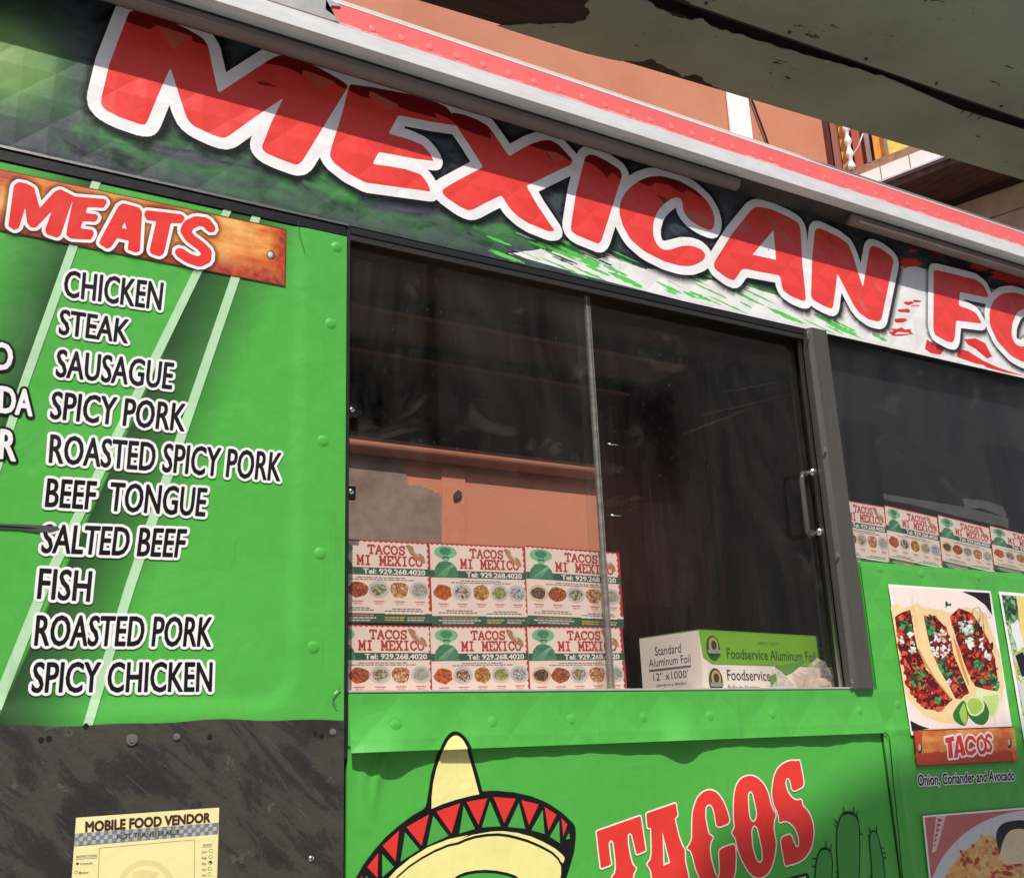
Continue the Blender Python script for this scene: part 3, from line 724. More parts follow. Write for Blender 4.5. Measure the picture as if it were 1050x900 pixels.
# ---- black worn panel ---------------------------------------------------------
def worn(nb):
    k = nb.n('VectorRotate'); k.rotation_type = 'Y_AXIS'; k.inputs['Angle'].default_value = math.radians(-42); nb.l(nb.pos, k.inputs['Vector'])
    st = nb.n('VectorMath', operation='MULTIPLY'); nb.l(k.outputs[0], st.inputs[0]); st.inputs[1].default_value = (7, 10, 26)
    a = nb.noise(1, 8, 0.72, st.outputs[0], 0.6); b = nb.noise(6, 7, 0.7)
    f = nb.math('ADD', nb.math('MULTIPLY', a, 0.6), nb.math('MULTIPLY', b, 0.4))
    c = nb.ramp(f, [(0.42, (35, 33, 29)), (0.485, (45, 42, 36)), (0.496, (58, 55, 46)), (0.62, (69, 65, 54))])
    st2 = nb.n('VectorMath', operation='MULTIPLY'); nb.l(k.outputs[0], st2.inputs[0]); st2.inputs[1].default_value = (14, 60, 420)
    sc2 = nb.math('GREATER_THAN', nb.noise(1, 3, 0.6, st2.outputs[0]), 0.70); c = nb.mix(nb.math('MULTIPLY', sc2, 0.5), c, (112, 107, 95))
    fl = nb.math('GREATER_THAN', nb.noise(17, 9, 0.78), 0.60); c = nb.mix(nb.math('MULTIPLY', fl, 0.6), c, (92, 88, 76))
    sp = nb.math('GREATER_THAN', nb.noise(240, 3, 0.7), 0.70)
    return nb.mix(nb.math('MULTIPLY', sp, 0.35), c, (128, 122, 110)), f
nb = NB('worn_black_paint'); c, f = worn(nb); nb.l(c, nb.b.inputs['Base Color']); nb.b.inputs['Roughness'].default_value = 0.55
nb.l(nb.bump(nb.noise(170, 5, 0.7), 0.3, 0.003, nb.bump(f, 0.25, 0.004)), nb.b.inputs['Normal']); worn_m = nb.m
def bz(x):
    return ZM0+0.0015+0.0018*math.sin(x*19)+0.0012*math.sin(x*47+1)-0.0015
bp = bmesh.new(); top = [(0.02+0.5765*i/60) for i in range(61)]
prism(bp, [(x, -0.0075, bz(x)) for x in top]+[(0.5965, -0.0075, 0.62), (0.02, -0.0075, 0.62)], V((0, 0.03, 0)))
blackp = bmobj('black_panel', bp, worn_m, truck)
box('black_panel_end', X0, 0.0195, -0.0075, 0.0225, 0.62, ZM0, worn_m, blackp)
hx = bmesh.new(); tube(hx, [(0, 0, 0), (0, -0.002, 0)], 0.0075, 10); tube(hx, [(0, -0.0021, 0), (0, -0.0032, 0)], 0.004, 12)
hxm = bpy.data.meshes.new('bolt_head'); bmesh.ops.recalc_face_normals(hx, faces=hx.faces); hx.to_mesh(hxm); hx.free(); hxm.materials.append(plain('worn_bolt', (150, 146, 136), 0.4, 0.7, 0.3))
sc_ = bmesh.new(); dome(sc_, (0, 0, 0), 0.0045, 0.0025, 10, 3)
scm = bpy.data.meshes.new('screw'); sc_.normal_update(); sc_.to_mesh(scm); sc_.free(); scm.materials.append(chrome)
hl = bmesh.new(); tube(hl, [(0, 0, 0), (0, -0.0006, 0)], 0.0035, 10)
hlm = bpy.data.meshes.new('hole'); bmesh.ops.recalc_face_normals(hl, faces=hl.faces); hl.to_mesh(hlm); hl.free(); hlm.materials.append(plain('hole_black', (6, 6, 6), 0.9, bump=0))
for c, me in (((135, 758), hxm), ((181, 755), hxm), ((341, 750), hxm), ((42, 758), hlm), ((50, 757), hlm), ((88, 744), hlm), ((215, 755), hlm), ((323, 751), hlm), ((330, 754), hlm), ((319, 880), scm)):
    p = P(c, -0.0076); o = put(me.name, me, p, blackp)
    if me is hxm and c[0] != 135: o.scale = (0.62, 0.8, 0.62)
# ---- serving window -----------------------------------------------------------
XW0, XW1 = 0.6035, P((846, 342)).x
ZSILL = P((620, 706)).z; ZW1 = ZS0-0.001
box('window_jamb', 0.5975, 0.6035, -0.003, 0.075, 1.60, ZW1, plain('black_gap_seal', (14, 14, 14), 0.6), truck)
box('window_track', XW0+0.0003, 1.655, -0.002, 0.07, P((500, 272)).z, ZW1-0.0005, plain('dark_track', (36, 34, 32), 0.45, 0.2, 0.2, 8, 0.1, 30, (2, 2, 40)), truck, 0.002)
box('window_track_lip', XW0+0.0006, 1.654, -0.001, 0.004, P((500, 277)).z, P((500, 272)).z-0.0006, plain('track_lip', (54, 51, 48), 0.4, 0.2), truck)
box('window_sill', XW0+0.0003, 1.7195, -0.0075, 0.07, ZSILL-0.004, ZSILL, plain('sill_edge', (206, 203, 196), 0.4, 0.4), truck, 0.001)
gl_l = glass('dirty_clear_glass', (0.965, 0.95, 0.935), 0.03, 1.5)
gl_r = glass('dirty_grey_glass', (0.965, 0.955, 0.945), 0.02, 1.5)
gl_d = glass('dark_tinted_glass', (0.95, 0.94, 0.935), 0.022, 1.5)
XE = P((612, 400)).x
pane = box('window_pane', XW0+0.001, XE-0.003, 0.014, 0.018, ZSILL+0.0005, P((500, 277)).z-0.001, gl_l, truck)
edge_m = plain('clear_pane_edge', (150, 146, 138), 0.25, 0.2, 0.3, 6, 0.1, 40, (1, 1, 12), 0.75)
box('pane_edge', XE-0.0028, XE+0.002, 0.0125, 0.0195, ZSILL+0.0006, P((500, 277)).z-0.001, edge_m, pane)
box('pane_edge', XE+0.0052, XE+0.0066, 0.0125, 0.018, ZSILL+0.0006, P((500, 277)).z-0.001, edge_m, pane)
for c in ((623, 455), (626, 528)):
    p = P(c, 0.012); tube_obj('pane_pin', [p, p+V((0.022, 0, 0.0))], 0.0016, chrome, pane, 6)
XP = P((826, 380)).x
pane2 = box('window_pane', XE-0.02, XP-0.002, 0.024, 0.028, ZSILL+0.0006, P((500, 277)).z-0.001, gl_r, truck)
# pull handle
acr = plain('smoky_acrylic', (92, 90, 88), 0.18, 0.0, 0.1, 10, 0, alpha=0.55)
ha, hb2 = P((831, 485), 0.023), P((838, 546), 0.023)
ga_, gb_ = P((822, 491), -0.002), P((828, 545), -0.002)
hd = bmesh.new(); tube(hd, [ha, ga_+V((0.004, 0, 0.012)), ga_, ga_*0.5+gb_*0.5, gb_, gb_+V((0.004, 0, -0.006)), hb2], 0.0052, 8); bmesh.ops.recalc_face_normals(hd, faces=hd.faces)
handle = bmobj('handle', hd, acr, pane2, True)
for h in (ha, hb2):
    bm = bmesh.new(); tube(bm, [h+V((0, 0.001, 0)), h+V((0, -0.014, 0))], 0.0085, 14); bmesh.ops.recalc_face_normals(bm, faces=bm.faces)
    bmobj('mount', bm, chrome, pane2, True, 0.002)
# clips at the left edge
for c in ((362, 421), (361, 505)):
    p = P(c, 0.0); bm = bmesh.new(); add_box(bm, p.x-0.008, p.x+0.007, 0.002, 0.0095, p.z-0.010, p.z+0.011)
    cl = bmobj('pane_clip', bm, plain('black_clip', (16, 16, 16), 0.4), truck, bevel=0.003)
    put('screw', scm, (p.x-0.001, 0.002, p.z+0.002), cl)
# post between the windows
xl, xr = P((825, 340)).x, XW1
post = bmesh.new(); prism(post, [(xl, -0.006, ZSILL-0.003), (xl+0.006, -0.016, ZSILL-0.003), (xr-0.014, -0.016, ZSILL-0.003), (xr, -0.005, ZSILL-0.003), (xr, 0.0105, ZSILL-0.003), (xl, 0.0105, ZSILL-0.003)], V((0, 0, ZW1-ZSILL+0.002)))
post = bmobj('window_post', post, steel_post, truck)
for dx in (0.0065, 0.0115):
    box('post_line', xl-0.004-dx, xl-0.0028-dx, 0.006, 0.0118, ZSILL+0.0008, ZW1-0.02, alu, post)
for c in ((829, 341), (846, 461), (859, 568), (874, 698)):
    put('screw', scm, P(c, -0.0162), post)
box('post_core', xl+0.012, xr-0.004, 0.0295, 0.0695, ZSILL+0.001, ZW1-0.02, plain('black_gap_seal', (14, 14, 14), 0.6), post)
# right-hand fixed window
ZR = P((950, 580)).z
box('window_pane', XW1+0.001, X1-0.1, 0.012, 0.016, ZR+0.0005, ZW1, gl_d, truck)
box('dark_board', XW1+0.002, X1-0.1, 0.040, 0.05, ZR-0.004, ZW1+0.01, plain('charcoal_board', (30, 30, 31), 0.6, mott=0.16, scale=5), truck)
# ---- strip under the window ------------------------------------------------------
ZL = P((620, 762)).z
def wave(x):
    b = 0.0092+0.0014*math.sin(x*17+0.7)+0.0009*math.sin(x*41)+0.0004*math.sin(x*133)
    b += 0.013*math.exp(-((x-1.215)/0.035)**2)+0.014*math.exp(-((x-0.655)/0.05)**2)
    return b
def strip_d(x, z):
    t = min(max((ZSILL-0.02-z)/(ZSILL-0.02-ZL), 0), 1)
    return -0.006-(wave(x)-0.004)*t**1.6
strip = gridmesh(0.6045, 1.7285, ZL, ZSILL-0.0045, 220, 24, strip_d, 'window_strip', g_quilt, truck, 0.0)
box('strip_backing', 0.6045, 1.7285, -0.003, 0.029, ZL+0.01, ZSILL-0.005, plain('green_paint', GREEN), strip)
for c in ((404, 745), (505, 741), (586, 738), (660, 737), (728, 735), (792, 733), (882, 729)):
    x, z = fz(c, -0.008); put('rivet', rgm, (x, strip_d(x, z)+0.0006, z), strip)
# ---- lower panel -------------------------------------------------------------------
def low_d(x, z):
    # creases in the film at the left end
    cx = P((392, 770)).x-0.02*max(0, (1.60-z)/0.1)**0.7
    d = -0.006*math.exp(-((x-cx)/0.007)**2)*min(1, max(0, (1.61-z)/0.02))*max(0, 1-(1.61-z)/0.115)
    d += -0.003*math.exp(-((x-0.63)/0.006)**2)*max(0, 1-(1.6-z)/0.12)
    return d
low = gridmesh(0.6045, 1.7285, 1.28, ZL+0.02, 260, 80, low_d, 'lower_panel', g_flat, truck, 0.0)
box('lower_backing', 0.6045, 1.7285, 0.002, 0.029, 0.62, ZL+0.009, plain('green_paint', GREEN), low)
box('lower_skirt', 0.6045, 1.7285, -0.001, 0.0015, 0.62, 1.2795, g_flat, low)
YL = -0.0012
S1 = lambda p: crop(360, 740, 5.63, p)
S2 = lambda p: crop(470, 780, 7.5, p)
outer = S1([(430, 495), (445, 400), (460, 300), (490, 200), (530, 110), (567, 62), (600, 50), (640, 65), (680, 120), (700, 200), (730, 300), (756, 398)])+S2([(180, 232), (240, 227), (300, 228), (430, 240), (560, 270), (680, 318), (800, 400), (895, 490), (901, 560), (890, 680), (860, 790), (825, 900), (760, 1010), (650, 1100), (-300, 1160)])+S1([(-60, 1100), (-20, 980), (25, 900), (70, 820), (130, 740), (200, 660), (270, 600), (350, 540)])
L = [S([px(outer, 0, 5)], black_ink)]
L.append(S([px(S1([(462, 500), (463, 430), (472, 350), (490, 270), (530, 155), (560, 98), (600, 72), (635, 90), (662, 140), (690, 240), (715, 330), (738, 416), (690, 425), (600, 448), (520, 475)]))], yellow))
byel = S1([(120, 1010), (210, 905), (260, 850), (340, 785), (440, 722), (560, 675), (680, 650)])+S2([(0, 603), (100, 567), (250, 540), (340, 537), (450, 550), (560, 580), (650, 620), (740, 670), (800, 720), (818, 745), (800, 790), (785, 765), (790, 850), (783, 905), (760, 1000), (600, 1080)])
L.append(S([px(byel, 0, 3)], yellow))
ln = S1([(180, 985), (270, 888), (330, 836), (400, 788), (480, 744), (560, 711)])+S2([(-6, 632), (60, 603), (130, 582), (220, 568), (300, 564), (380, 573), (450, 590), (530, 614), (600, 643), (660, 672), (720, 706), (765, 750), (792, 800), (794, 860), (786, 905)])
L.append(stroke(px(ln), [0.0012+0.0009*math.sin(math.pi*i/len(ln)) for i in range(len(ln))], black_ink))
arc = S2([(-60, 930), (0, 885), (60, 862), (130, 850), (210, 846), (290, 852), (370, 868), (430, 888), (452, 905), (480, 950)])
L.append(S([px(arc+S2([(420, 1000), (0, 1010)]))], green2))
L.append(stroke(px(arc), 0.0022, black_ink))
for t in ([(60, 312), (220, 285), (152, 490)], [(268, 275), (438, 288), (350, 475)], [(482, 300), (615, 332), (540, 490)], [(660, 352), (752, 410), (690, 535)], [(788, 435), (835, 485), (805, 575)]):
    L.append(S([px(S2(t))], red2))
for t in ([(490, 515), (628, 467), (578, 642)], [(318, 605), (447, 532), (405, 712)], [(180, 712), (275, 625), (255, 800)], [(92, 835), (155, 755), (150, 898)], [(18, 960), (62, 885), (60, 1000)]):
    L.append(S([px(S1(t))], red2))
for t in ([(240, 305), (322, 500), (178, 508)], [(462, 320), (512, 518), (378, 505)], [(645, 375), (660, 558), (558, 530)], [(772, 455), (778, 630), (700, 580)], [(848, 550), (855, 595), (822, 600)], [(38, 340), (125, 520), (5, 555)]):
    L.append(S([px(S2(t))], green2))
for t in ([(472, 540), (560, 655), (437, 712)], [(310, 635), (392, 735), (283, 805)], [(178, 760), (245, 835), (178, 895)], [(85, 885), (120, 930), (90, 980)]):
    L.append(S([px(S1(t))], green2))
sheet('sombrero_emblem', L, low, YL)
Y2 = -0.010
tipr = [(0.62, ZL-0.0005), (1.0, ZL-0.0005), (1.0, ZL+0.05), (0.62, ZL+0.05)]
def fine(pts):
    o = []
    for a, b in zip(pts, pts[1:]+pts[:1]):
        for k_ in range(3): o.append((a[0]+(b[0]-a[0])*k_/3, a[1]+(b[1]-a[1])*k_/3))
    return o
cr_o = S1([(455, 330), (460, 300), (490, 200), (530, 110), (567, 62), (600, 50), (640, 65), (680, 120), (700, 200), (730, 300), (735, 330)]); cr_y = S1([(474, 345), (490, 270), (530, 155), (560, 98), (600, 72), (635, 90), (662, 140), (690, 240), (715, 330)])
sheet('sombrero_tip', [S([fine(tipr)], None), S([px(fine(rounded(cr_o, 6, 5)), Y2)], black_ink, clip=[0]), S([px(fine(rounded(cr_y, 6, 5)), Y2)], yellow, clip=[0])], strip, -0.0013, strip_d)
TA = lambda p: crop(600, 770, 6.92, p)
TB = lambda p: crop(710, 770, 6.92, p)
tT = TA([(78, 567), (390, 457), (427, 703), (362, 730), (345, 660), (330, 592), (315, 577), (299, 592), (300, 650), (315, 740), (332, 802), (360, 830), (340, 862), (335, 900), (352, 990), (372, 1060), (200, 1100), (220, 1000), (200, 930), (185, 893), (208, 865), (216, 830), (212, 760), (198, 645), (181, 625), (163, 650), (172, 740), (182, 802), (108, 830)])
tA = TA([(430, 440), (640, 367), (653, 455), (632, 478), (660, 600), (688, 675), (703, 692), (706, 780), (735, 910), (760, 1010), (640, 1040), (610, 930), (560, 900), (520, 930), (545, 1050), (430, 1080), (470, 1000), (472, 900), (462, 835), (435, 800), (460, 770), (470, 720), (465, 540), (440, 545)])
tAh = TA([(545, 570), (600, 790), (552, 810)])
tC = TB([(0, 420), (30, 330), (72, 287), (120, 271), (170, 290), (215, 350), (242, 420), (266, 505), (170, 542), (160, 480), (150, 415), (128, 376), (104, 376), (88, 400), (88, 470), (105, 560), (115, 592), (147, 606), (124, 642), (118, 700), (130, 770), (155, 860), (176, 905), (192, 880), (190, 790), (183, 695), (300, 652), (305, 760), (300, 850), (283, 920), (245, 980), (170, 1015), (100, 985), (50, 900), (20, 830), (0, 745), (-18, 697), (-45, 690), (-22, 660), (-5, 620), (-5, 520)])
tO = TB([(294, 300), (312, 230), (350, 185), (405, 169), (460, 187), (510, 240), (535, 300), (558, 400), (592, 447), (577, 482), (570, 540), (592, 650), (577, 760), (545, 850), (502, 890), (450, 897), (400, 862), (350, 772), (318, 690), (303, 610), (273, 580), (300, 540), (290, 470), (290, 380)])
tO1 = TB([(390, 300), (405, 278), (427, 297), (457, 440), (450, 484), (430, 506), (403, 480), (393, 400)])
tO2 = TB([(413, 560), (430, 520), (457, 532), (492, 690), (497, 770), (475, 797), (448, 770), (423, 680)])
tS = TB([(564, 262), (575, 180), (602, 120), (650, 80), (700, 64), (735, 70), (757, 58), (792, 245), (705, 287), (695, 222), (680, 185), (658, 195), (656, 240), (678, 300), (710, 337), (740, 350), (772, 338), (775, 382), (822, 430), (850, 500), (859, 580), (842, 680), (800, 750), (740, 790), (690, 800), (654, 814), (620, 612), (697, 583), (712, 640), (737, 687), (757, 660), (750, 600), (725, 540), (690, 503), (650, 488), (612, 508), (612, 470), (602, 430), (575, 380), (561, 310)])
sets = [[w_(tT, 1.6)], [w_(tA, 1.6), w_(tAh, 0.2)], [w_(tC, 5)], [w_(tO, 6), w_(tO1, 4), w_(tO2, 4)], [w_(tS, 5)]]
L = []
for lp in sets: L += grown(lp, 0.0026, cream, n=5)
for lp in sets: L.append(S(lp, red))
L.append(S([px(TB([(640, 905), (815, 860), (830, 905), (835, 980), (650, 1010)]))], black_ink)); L.append(S([px(TB([(665, 915), (800, 885), (812, 970), (680, 1000)]))], yellow))
sheet('tacos_lettering', L, low, YL)
K = lambda p: crop(820, 820, 5.83, p)
L = []
cac = [[(88, 640), (88, 467), (95, 380), (110, 315), (132, 288), (155, 282), (180, 300), (194, 360), (190, 467), (190, 640)], [(232, 640), (230, 467), (218, 300), (220, 170), (240, 100), (262, 75), (290, 68), (320, 76), (340, 100), (355, 170), (357, 300), (352, 467), (350, 640)], [(440, 640), (430, 467), (424, 350), (414, 230), (420, 192), (437, 180), (458, 192), (472, 240), (495, 350), (508, 467), (515, 640)]]
dkg = vinyl('cactus_green_print', (66, 150, 62), 0.36)
for c in cac: L.append(S([px(K(c), 0, 6)], dkg))
for c in cac: L.append(stroke(px(K(c), 0, 6), 0.0014, black_ink))
for a in ([(98, 350), (76, 345)], [(92, 395), (68, 396)], [(155, 280), (155, 245)], [(182, 300), (186, 262)], [(262, 75), (260, 42)], [(318, 76), (322, 42)], [(336, 95), (345, 68)], [(222, 135), (205, 115)], [(219, 160), (208, 150)], [(356, 200), (374, 204)], [(228, 440), (214, 425)], [(230, 462), (214, 462)], [(420, 190), (412, 165)], [(456, 190), (458, 158)], [(414, 215), (406, 212)], [(482, 290), (498, 282)], [(490, 318), (508, 312)], [(496, 350), (512, 342)], [(430, 460), (416, 452)]):
    L.append(stroke(px(K(a)), 0.0011, black_ink))
L.append(S([px(K([(232, 110), (262, 76), (318, 74), (346, 100), (352, 130), (330, 98), (290, 82), (255, 92)]))], black_ink)); L.append(S([px(K([(108, 318), (132, 286), (160, 280), (190, 318), (178, 310), (155, 296), (130, 300)]))], black_ink))
sheet('cactus_drawing', L, low, YL)
# ---- right-hand panel ----------------------------------------------------------------
xs_ = P((908, 770)).x
def rp_d(x, z):
    return -0.004*math.exp(-((x-xs_-0.022)/0.006)**2)*(1 if z < 1.60 else max(0, 1-(z-1.60)/0.03))-0.003*math.exp(-((z-1.611)/0.006)**2)
right = gridmesh(1.7305, X1, 1.2, ZR-0.002, 300, 110, rp_d, 'right_panel', g_quilt, truck, -0.004)
box('right_backing', 1.7305, X1, 0.0, 0.029, 0.62, ZR-0.003, plain('green_paint', GREEN), right)
box('panel_seam', 1.7287, 1.7303, -0.001, 0.02, 0.62, ZSILL-0.006, plain('black_gap_seal', (14, 14, 14), 0.6), right)
tube_obj('seam_edge', [P(c, -0.0085) for c in ((905, 749), (909, 751.5), (912, 756), (913, 764), (916, 800), (921, 850), (926, 905))], 0.0009, plain('black_gap_seal', (14, 14, 14), 0.6), right, 6)
tube_obj('seam_edge', [P(c, -0.0052) for c in ((893, 706), (899, 730), (904, 750))], 0.0006, plain('dark_green_crease', (40, 90, 36), 0.6), right, 6)
for c in ((885+18, 583), (945, 588), (1003, 592)):
    x, z = fz(c, -0.005); put('rivet', rgm, (x, -0.0035, z), right)
x, z = fz((921, 722), -0.005); put('rivet', rgm, (x, -0.0035, z), right)
YP = -0.0085
T6 = lambda p: crop(910, 600, 6, p)
pic_w = vinyl('photo_print_plate', (244, 222, 212), 0.3, mott=0.04)
pic_dk = vinyl('photo_print_dark', (36, 28, 28), 0.3)
tor = vinyl('photo_print_tortilla', (236, 204, 150), 0.3, mott=0.16)
tor3 = vinyl('photo_print_tortilla_light', (244, 218, 172), 0.3, mott=0.1); tor2 = vinyl('photo_print_tortilla_edge', (206, 140, 74), 0.3, mott=0.2)
meat = [vinyl('photo_print_meat_%d' % i, c, 0.3, mott=0.3) for i, c in enumerate(((186, 44, 32), (128, 28, 24), (212, 82, 52), (74, 24, 22)))]
herb = [vinyl('photo_print_herb_%d' % i, c, 0.3, mott=0.3) for i, c in enumerate(((40, 112, 60), (24, 66, 42), (76, 148, 84)))]
onion = vinyl('photo_print_onion', (226, 228, 220), 0.3, mott=0.1)
onion_d = vinyl('photo_print_onion_dull', (190, 196, 182), 0.3)
lime_p = vinyl('photo_print_lime_flesh', (164, 196, 84), 0.3, mott=0.16); lime_r = vinyl('photo_print_lime_rind', (52, 112, 44), 0.3, mott=0.25); lime_w = vinyl('photo_print_lime_pith', (222, 228, 178), 0.3, mott=0.1)
frame_w = vinyl('photo_print_border', (240, 236, 228), 0.4)
def inside(p, poly):
    r = False
    for (x1, y1), (x2, y2) in zip(poly, poly[1:]+poly[:1]):
        if (y1 > p[1]) != (y2 > p[1]) and p[0] < (x2-x1)*(p[1]-y1)/(y2-y1)+x1: r = not r
    return r
def chunk(c, r, mat, T, el=1.0, n=7):
    a0 = random.random()*6.28; rot = random.random()*3.14; q = []
    for k in range(n):
        a = a0+2*math.pi*k/n; f = r*random.uniform(0.65, 1.2)
        x, y = f*el*math.cos(a), f*math.sin(a)
        q.append((c[0]+x*math.cos(rot)-y*math.sin(rot), c[1]+x*math.sin(rot)+y*math.cos(rot)))
    return S([px(T(q), YP)], mat)
def scatter(L, poly, n, mats, r, T, el=1.5):
    xs = [p[0] for p in poly]; ys = [p[1] for p in poly]; k = 0
    for _ in range(n*8):
        if k >= n: break
        c = (random.uniform(min(xs), max(xs)), random.uniform(min(ys), max(ys)))
        if inside(c, poly): L.append(chunk(c, random.uniform(*r), random.choice(mats), T, random.uniform(1, el))); k += 1
rnd = random.Random(3)
L = [S([px([(908, 599), (1020, 609), (1040, 753), (937, 788)], YP)], frame_w)]
inner = [(18, 8), (628, 46), (745, 870), (150, 900)]
L = [S([px(T6([(4, -8), (634, 34), (772, 905), (145, 920)]), YP)], frame_w), S([px(T6(inner), YP)], pic_w)]
L.append(S([px(T6([(455, 36), (628, 46), (645, 185), (600, 120), (540, 75)]), YP)], pic_dk)); L.append(S([px(T6([(140, 830), (200, 860), (260, 880), (150, 896)]), YP)], pic_dk))
L.append(S([px(T6([(20, 130), (60, 110), (100, 140), (150, 125), (330, 150), (380, 170), (480, 130), (600, 170), (690, 420), (720, 620), (700, 720), (560, 800), (400, 850), (330, 845), (220, 800), (110, 680)]), YP)], tor))
scatter(L, [(50, 150), (330, 165), (590, 185), (690, 610), (560, 780), (330, 825), (140, 690)], 110, [tor2, tor3, tor3], (4, 12), T6, 1.8)
m1 = [(45, 195), (90, 165), (140, 150), (160, 260), (190, 380), (240, 520), (330, 600), (400, 700), (330, 770), (230, 760), (140, 650), (110, 540), (85, 440), (65, 320)]
m2 = [(225, 190), (290, 185), (360, 260), (400, 360), (430, 470), (470, 580), (500, 650), (450, 700), (390, 690), (350, 590), (300, 490), (250, 350)]
m3 = [(385, 190), (440, 140), (520, 170), (560, 230), (620, 330), (660, 450), (680, 580), (640, 650), (540, 620), (490, 520), (440, 400), (410, 280)]
for m in (m1, m2, m3):
    L.append(S([px(T6(m), YP)], meat[3])); scatter(L, m, 70, meat, (10, 24), T6, 1.8); scatter(L, m, 120, meat+[meat[3]], (4, 12), T6, 2.4); scatter(L, m, 24, [tor2], (2, 5), T6, 2.0)
for reg, n in (([(80, 210), (130, 200), (160, 300), (120, 330), (80, 280)], 10), ([(150, 480), (200, 450), (240, 560), (230, 640), (150, 600)], 18), ([(220, 190), (270, 200), (290, 290), (240, 330)], 12), ([(290, 440), (340, 440), (380, 560), (330, 560)], 14), ([(430, 240), (560, 240), (560, 350), (480, 330)], 14), ([(530, 460), (590, 470), (580, 520), (540, 510)], 7), ([(620, 520), (680, 510), (680, 640), (630, 640)], 12), ([(290, 690), (320, 690), (320, 740)], 5), ([(380, 530), (460, 560), (450, 620)], 6), ([(560, 580), (600, 570), (600, 620)], 5)):
    scatter(L, reg, n*2, herb, (5, 13), T6, 2.0)
for reg, n in (([(120, 280), (150, 290), (170, 380), (180, 430), (135, 440), (140, 360)], 8), ([(280, 280), (340, 270), (385, 260), (385, 400), (340, 450), (280, 440), (250, 350)], 22), ([(430, 205), (520, 220), (520, 290), (470, 300)], 14), ([(480, 330), (540, 310), (545, 350), (500, 400), (550, 450), (500, 400)], 8), ([(560, 320), (590, 330), (590, 400), (570, 390)], 4), ([(600, 420), (645, 440), (640, 470), (605, 460)], 4), ([(355, 580), (385, 585), (380, 640), (355, 620)], 4), ([(65, 310), (95, 320), (90, 350)], 2)):
    scatter(L, reg, n*2, [onion, onion, onion_d], (5, 11), T6, 2.6)
L.append(S([px(T6([(150, 125), (180, 108), (212, 130), (225, 200), (245, 300), (270, 400), (320, 520), (380, 620), (420, 700), (380, 690), (300, 590), (230, 490), (185, 390), (160, 270)]), YP)], tor))
L.append(S([px(T6([(185, 390), (230, 490), (300, 590), (380, 690), (392, 690), (300, 575), (235, 470), (196, 390)]), YP)], tor2))
L.append(S([px(T6([(310, 145), (380, 175), (400, 270), (440, 380), (480, 500), (530, 620), (538, 670), (500, 650), (455, 540), (410, 430), (390, 330), (365, 250), (300, 190)]), YP)], tor))
L.append(S([px(T6([(398, 300), (440, 390), (470, 500), (505, 610), (495, 612), (455, 510), (425, 410)]), YP)], tor2))
L.append(S([px(T6([(355, 100), (365, 98), (375, 115), (392, 108), (390, 128), (372, 124), (358, 138)]), YP)], herb[1]))
ring = [(548+26*math.cos(a*0.4), 180+44*math.sin(a*0.4)) for a in range(16)]
L.append(stroke(px(T6(ring), YP), 0.0007, vinyl('photo_print_stem', (96, 70, 62), 0.3))); L.append(stroke(px(T6([(565, 135), (585, 180), (592, 260), (605, 350)]), YP), 0.0008, MATS['photo_print_stem'])); L.append(stroke(px(T6([(604, 170), (612, 200), (635, 196), (625, 165)]), YP), 0.0005, MATS['photo_print_stem']))
lf = rounded([(540, 628), (690, 655), (700, 690), (690, 770), (650, 825), (600, 820), (560, 740)], 40)
L.append(S([px(T6(lf), YP)], lime_w)); L.append(S([px(T6([(585, 680), (680, 670), (690, 700), (670, 770), (640, 805), (610, 780)]), YP)], vinyl('photo_print_lime_pale', (192, 212, 132), 0.3, mott=0.15)))
for sh, mt in (([(400, 790), (430, 740), (470, 700), (495, 760), (495, 830), (478, 868), (440, 855), (410, 830)], lime_r), ([(440, 780), (470, 715), (488, 770), (490, 840), (475, 860), (455, 830)], lime_p), ([(480, 740), (488, 700), (520, 680), (570, 690), (610, 730), (628, 780), (620, 830), (590, 862), (540, 850), (500, 810)], lime_r), ([(482, 735), (490, 700), (522, 678), (575, 695), (600, 730), (590, 775), (545, 806), (505, 795)], lime_w), ([(490, 735), (497, 705), (524, 688), (570, 702), (590, 733), (582, 768), (545, 796), (510, 786)], lime_p)):
    L.append(S([px(T6(rounded(sh, 18)), YP)], mt))
ph = sheet('food_photo', L, right, YP)
ph['label'] = 'tacos photo with lime wedges'
# tacos name board
R5 = lambda p: crop(900, 720, 5, p)
nb_ = sheet('name_board', [S([px(R5([(180, 141), (688, 122), (706, 302), (200, 328)]), YP)], edgem), wboard(R5([(186, 147), (682, 129), (698, 296), (206, 320)])),
    S([px(R5([(190, 270)]+[(x, 262-0.03*x+random.uniform(-10, 10)) for x in range(200, 700, 18)]+[(698, 296), (206, 320)]), YP)], vinyl('printed_wood_red', (196, 70, 42), 0.4)),
    S([px(R5([(186, 147), (230, 150), (222, 250), (235, 315), (206, 320)]), YP)], vinyl('printed_wood_red', (196, 70, 42), 0.4)),
    S([px(R5([(216+11*math.cos(a*0.4), 235+26*math.sin(a*0.4)) for a in range(16)]), YP)], vinyl('bolt_print_50', (60, 40, 34))), S([px(R5([(214+7*math.cos(a*0.4), 230+18*math.sin(a*0.4)) for a in range(16)]), YP)], vinyl('bolt_print_30', (190, 186, 182))),
    S([px(R5([(674+11*math.cos(a*0.4), 208+26*math.sin(a*0.4)) for a in range(16)]), YP)], vinyl('bolt_print_50', (60, 40, 34))), S([px(R5([(672+7*math.cos(a*0.4), 203+18*math.sin(a*0.4)) for a in range(16)]), YP)], vinyl('bolt_print_30', (190, 186, 182)))], right, YP-0.0006)
nT = [(342, 182), (388, 172), (390, 196), (377, 200), (384, 282), (362, 286), (356, 206), (345, 208)]
